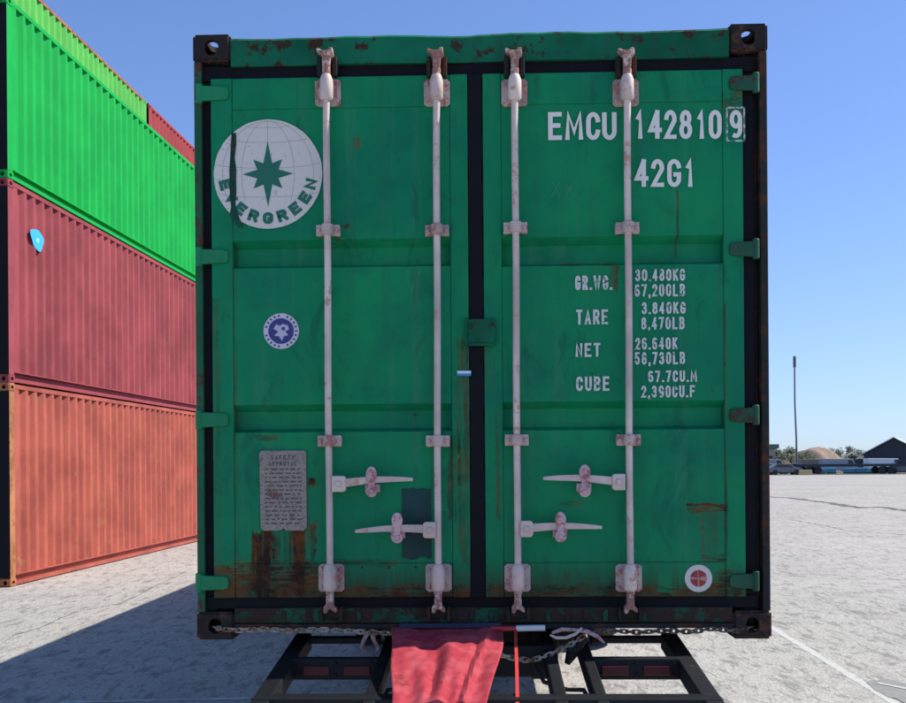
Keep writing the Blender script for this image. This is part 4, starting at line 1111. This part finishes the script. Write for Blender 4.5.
# mast
Y = 142; pm = FPX/Y
ms = far_empty('light_mast', 797, Y, 'tall slender grey mast rising alone above the far yard', 'mast')
top = at(794.5, 356, Y); bot = ms.location
tz = top.z; tx = top.x-bot.x
gm = plain('grey_mast_steel', (0.13, 0.12, 0.13), .6, .2)
build('pole', MB().tube([(0, 0, 0), (tx*.3, 0, tz*.3), (tx*1.0, 0, tz*.6), (tx, 0, tz)], [.15, .12, .11, .10], 12), gm, ms, 0, True)
build('lamp_head', MB().box(tx-.17, tx+.17, -.17, .17, tz-1.6, tz-.1), gm, ms, .05)
# beige building
Y = 180; pm = FPX/Y
bb = far_empty('building', 763, Y, 'small beige building with a greenish roof at the edge of the green container', 'building')
bw = 14/pm
build('wall', MB().box(-bw, bw, 0, 8, 0, 4.0), plain('beige_render', (0.42, 0.37, 0.27), .9, .15, 1), bb)
build('roof', MB().box(-bw-.3, bw+.3, -.3, 8.3, 4.0, 4.75), plain('greenish_roof', (0.14, 0.20, 0.13), .8, .2, 1), bb)
for x in (-1.4, .0, 1.4): build('window', MB().box(x-.35, x+.35, -.03, .02, 1.6, 2.7), M['glass'], bb)
# trees and bushes
leafm = N('leaf'); oi = leafm.t.nodes.new('ShaderNodeObjectInfo')
lm = leafm.fin(leafm.mix(leafm.ramp(leafm.noise(1.3, None, 3), .35, .65), (0.028, 0.050, 0.022), (0.07, 0.10, 0.04)), .7)
bark = plain('bark', (0.09, 0.065, 0.045), .9, .3)
def tree(px, Y, htot, rad, label, seed, name='tree', trunk=True, nleaf=900, cat='tree'):
    rnd = random.Random(seed); o = far_empty(name, px, Y, label, cat, 'trees and bushes beyond the far yard')
    mb = MB(); cz = htot-rad*.75
    cl_ = [(rnd.uniform(-.6, .6)*rad, rnd.uniform(-.6, .6)*rad, cz+rnd.uniform(-.55, .5)*rad, rnd.uniform(.28, .5)*rad) for _ in range(10)]
    for _ in range(nleaf):
        cx, cy, c3, cr_ = rnd.choice(cl_); d = Vector((rnd.gauss(0, 1), rnd.gauss(0, 1), rnd.gauss(0, 1))).normalized()*cr_*rnd.random()**.4
        c = Vector((cx, cy, max(.15, c3)))+d; c.z = max(.1, c.z); a_ = Vector((rnd.gauss(0, 1), rnd.gauss(0, 1), rnd.gauss(0, 1))).normalized(); b_ = a_.orthogonal().normalized(); s_ = rad*rnd.uniform(.05, .11)
        mb.add([c+a_*s_, c+b_*s_*.6, c-a_*s_, c-b_*s_*.6], [(0, 1, 2, 3)])
    build('crown', mb, lm, o)
    t_ = MB().tube([(0, 0, 0), (.05*rad, 0, cz*.6), (0, .05*rad, cz+.2*rad)], [.06*rad+.06, .05*rad+.04, .03], 8)
    for k in range(4):
        a_ = k*1.6; t_.tube([(0, 0, cz*.55), (math.cos(a_)*rad*.5, math.sin(a_)*rad*.5, cz+.1*rad)], [.04*rad, .015*rad], 6)
    build('trunk', t_, bark, o)
tree(854.5, 168, 4.2, 1.7, 'round dark tree between the dirt mound and the shed', 1)
tree(846, 172, 3.4, .9, 'thin sparse tree left of the round dark tree', 2, nleaf=160)
tree(864, 175, 3.6, .9, 'thin sparse tree close to the eave of the shed', 3, nleaf=160)
tree(835, 185, 4.1, 1.6, 'low dark tree on the crest of the dirt mound, right side', 4)
tree(818, 188, 4.0, 1.8, 'low dark tree on the crest of the dirt mound, left side', 5)
for i, (px, h, r_, lb) in enumerate(((781, 3.6, 1.3, 'bush beside the beige building'), (791, 3.9, 1.6, 'bush just left of the mast'), (803, 3.2, 1.4, 'bush just right of the mast'), (771, 2.6, 1.3, 'low bush in front of the beige building'), (812, 2.8, 1.5, 'low bush at the left foot of the dirt mound'))):
    tree(px, 160+i*3, h, r_, lb, 20+i, 'bush', cat='bush')
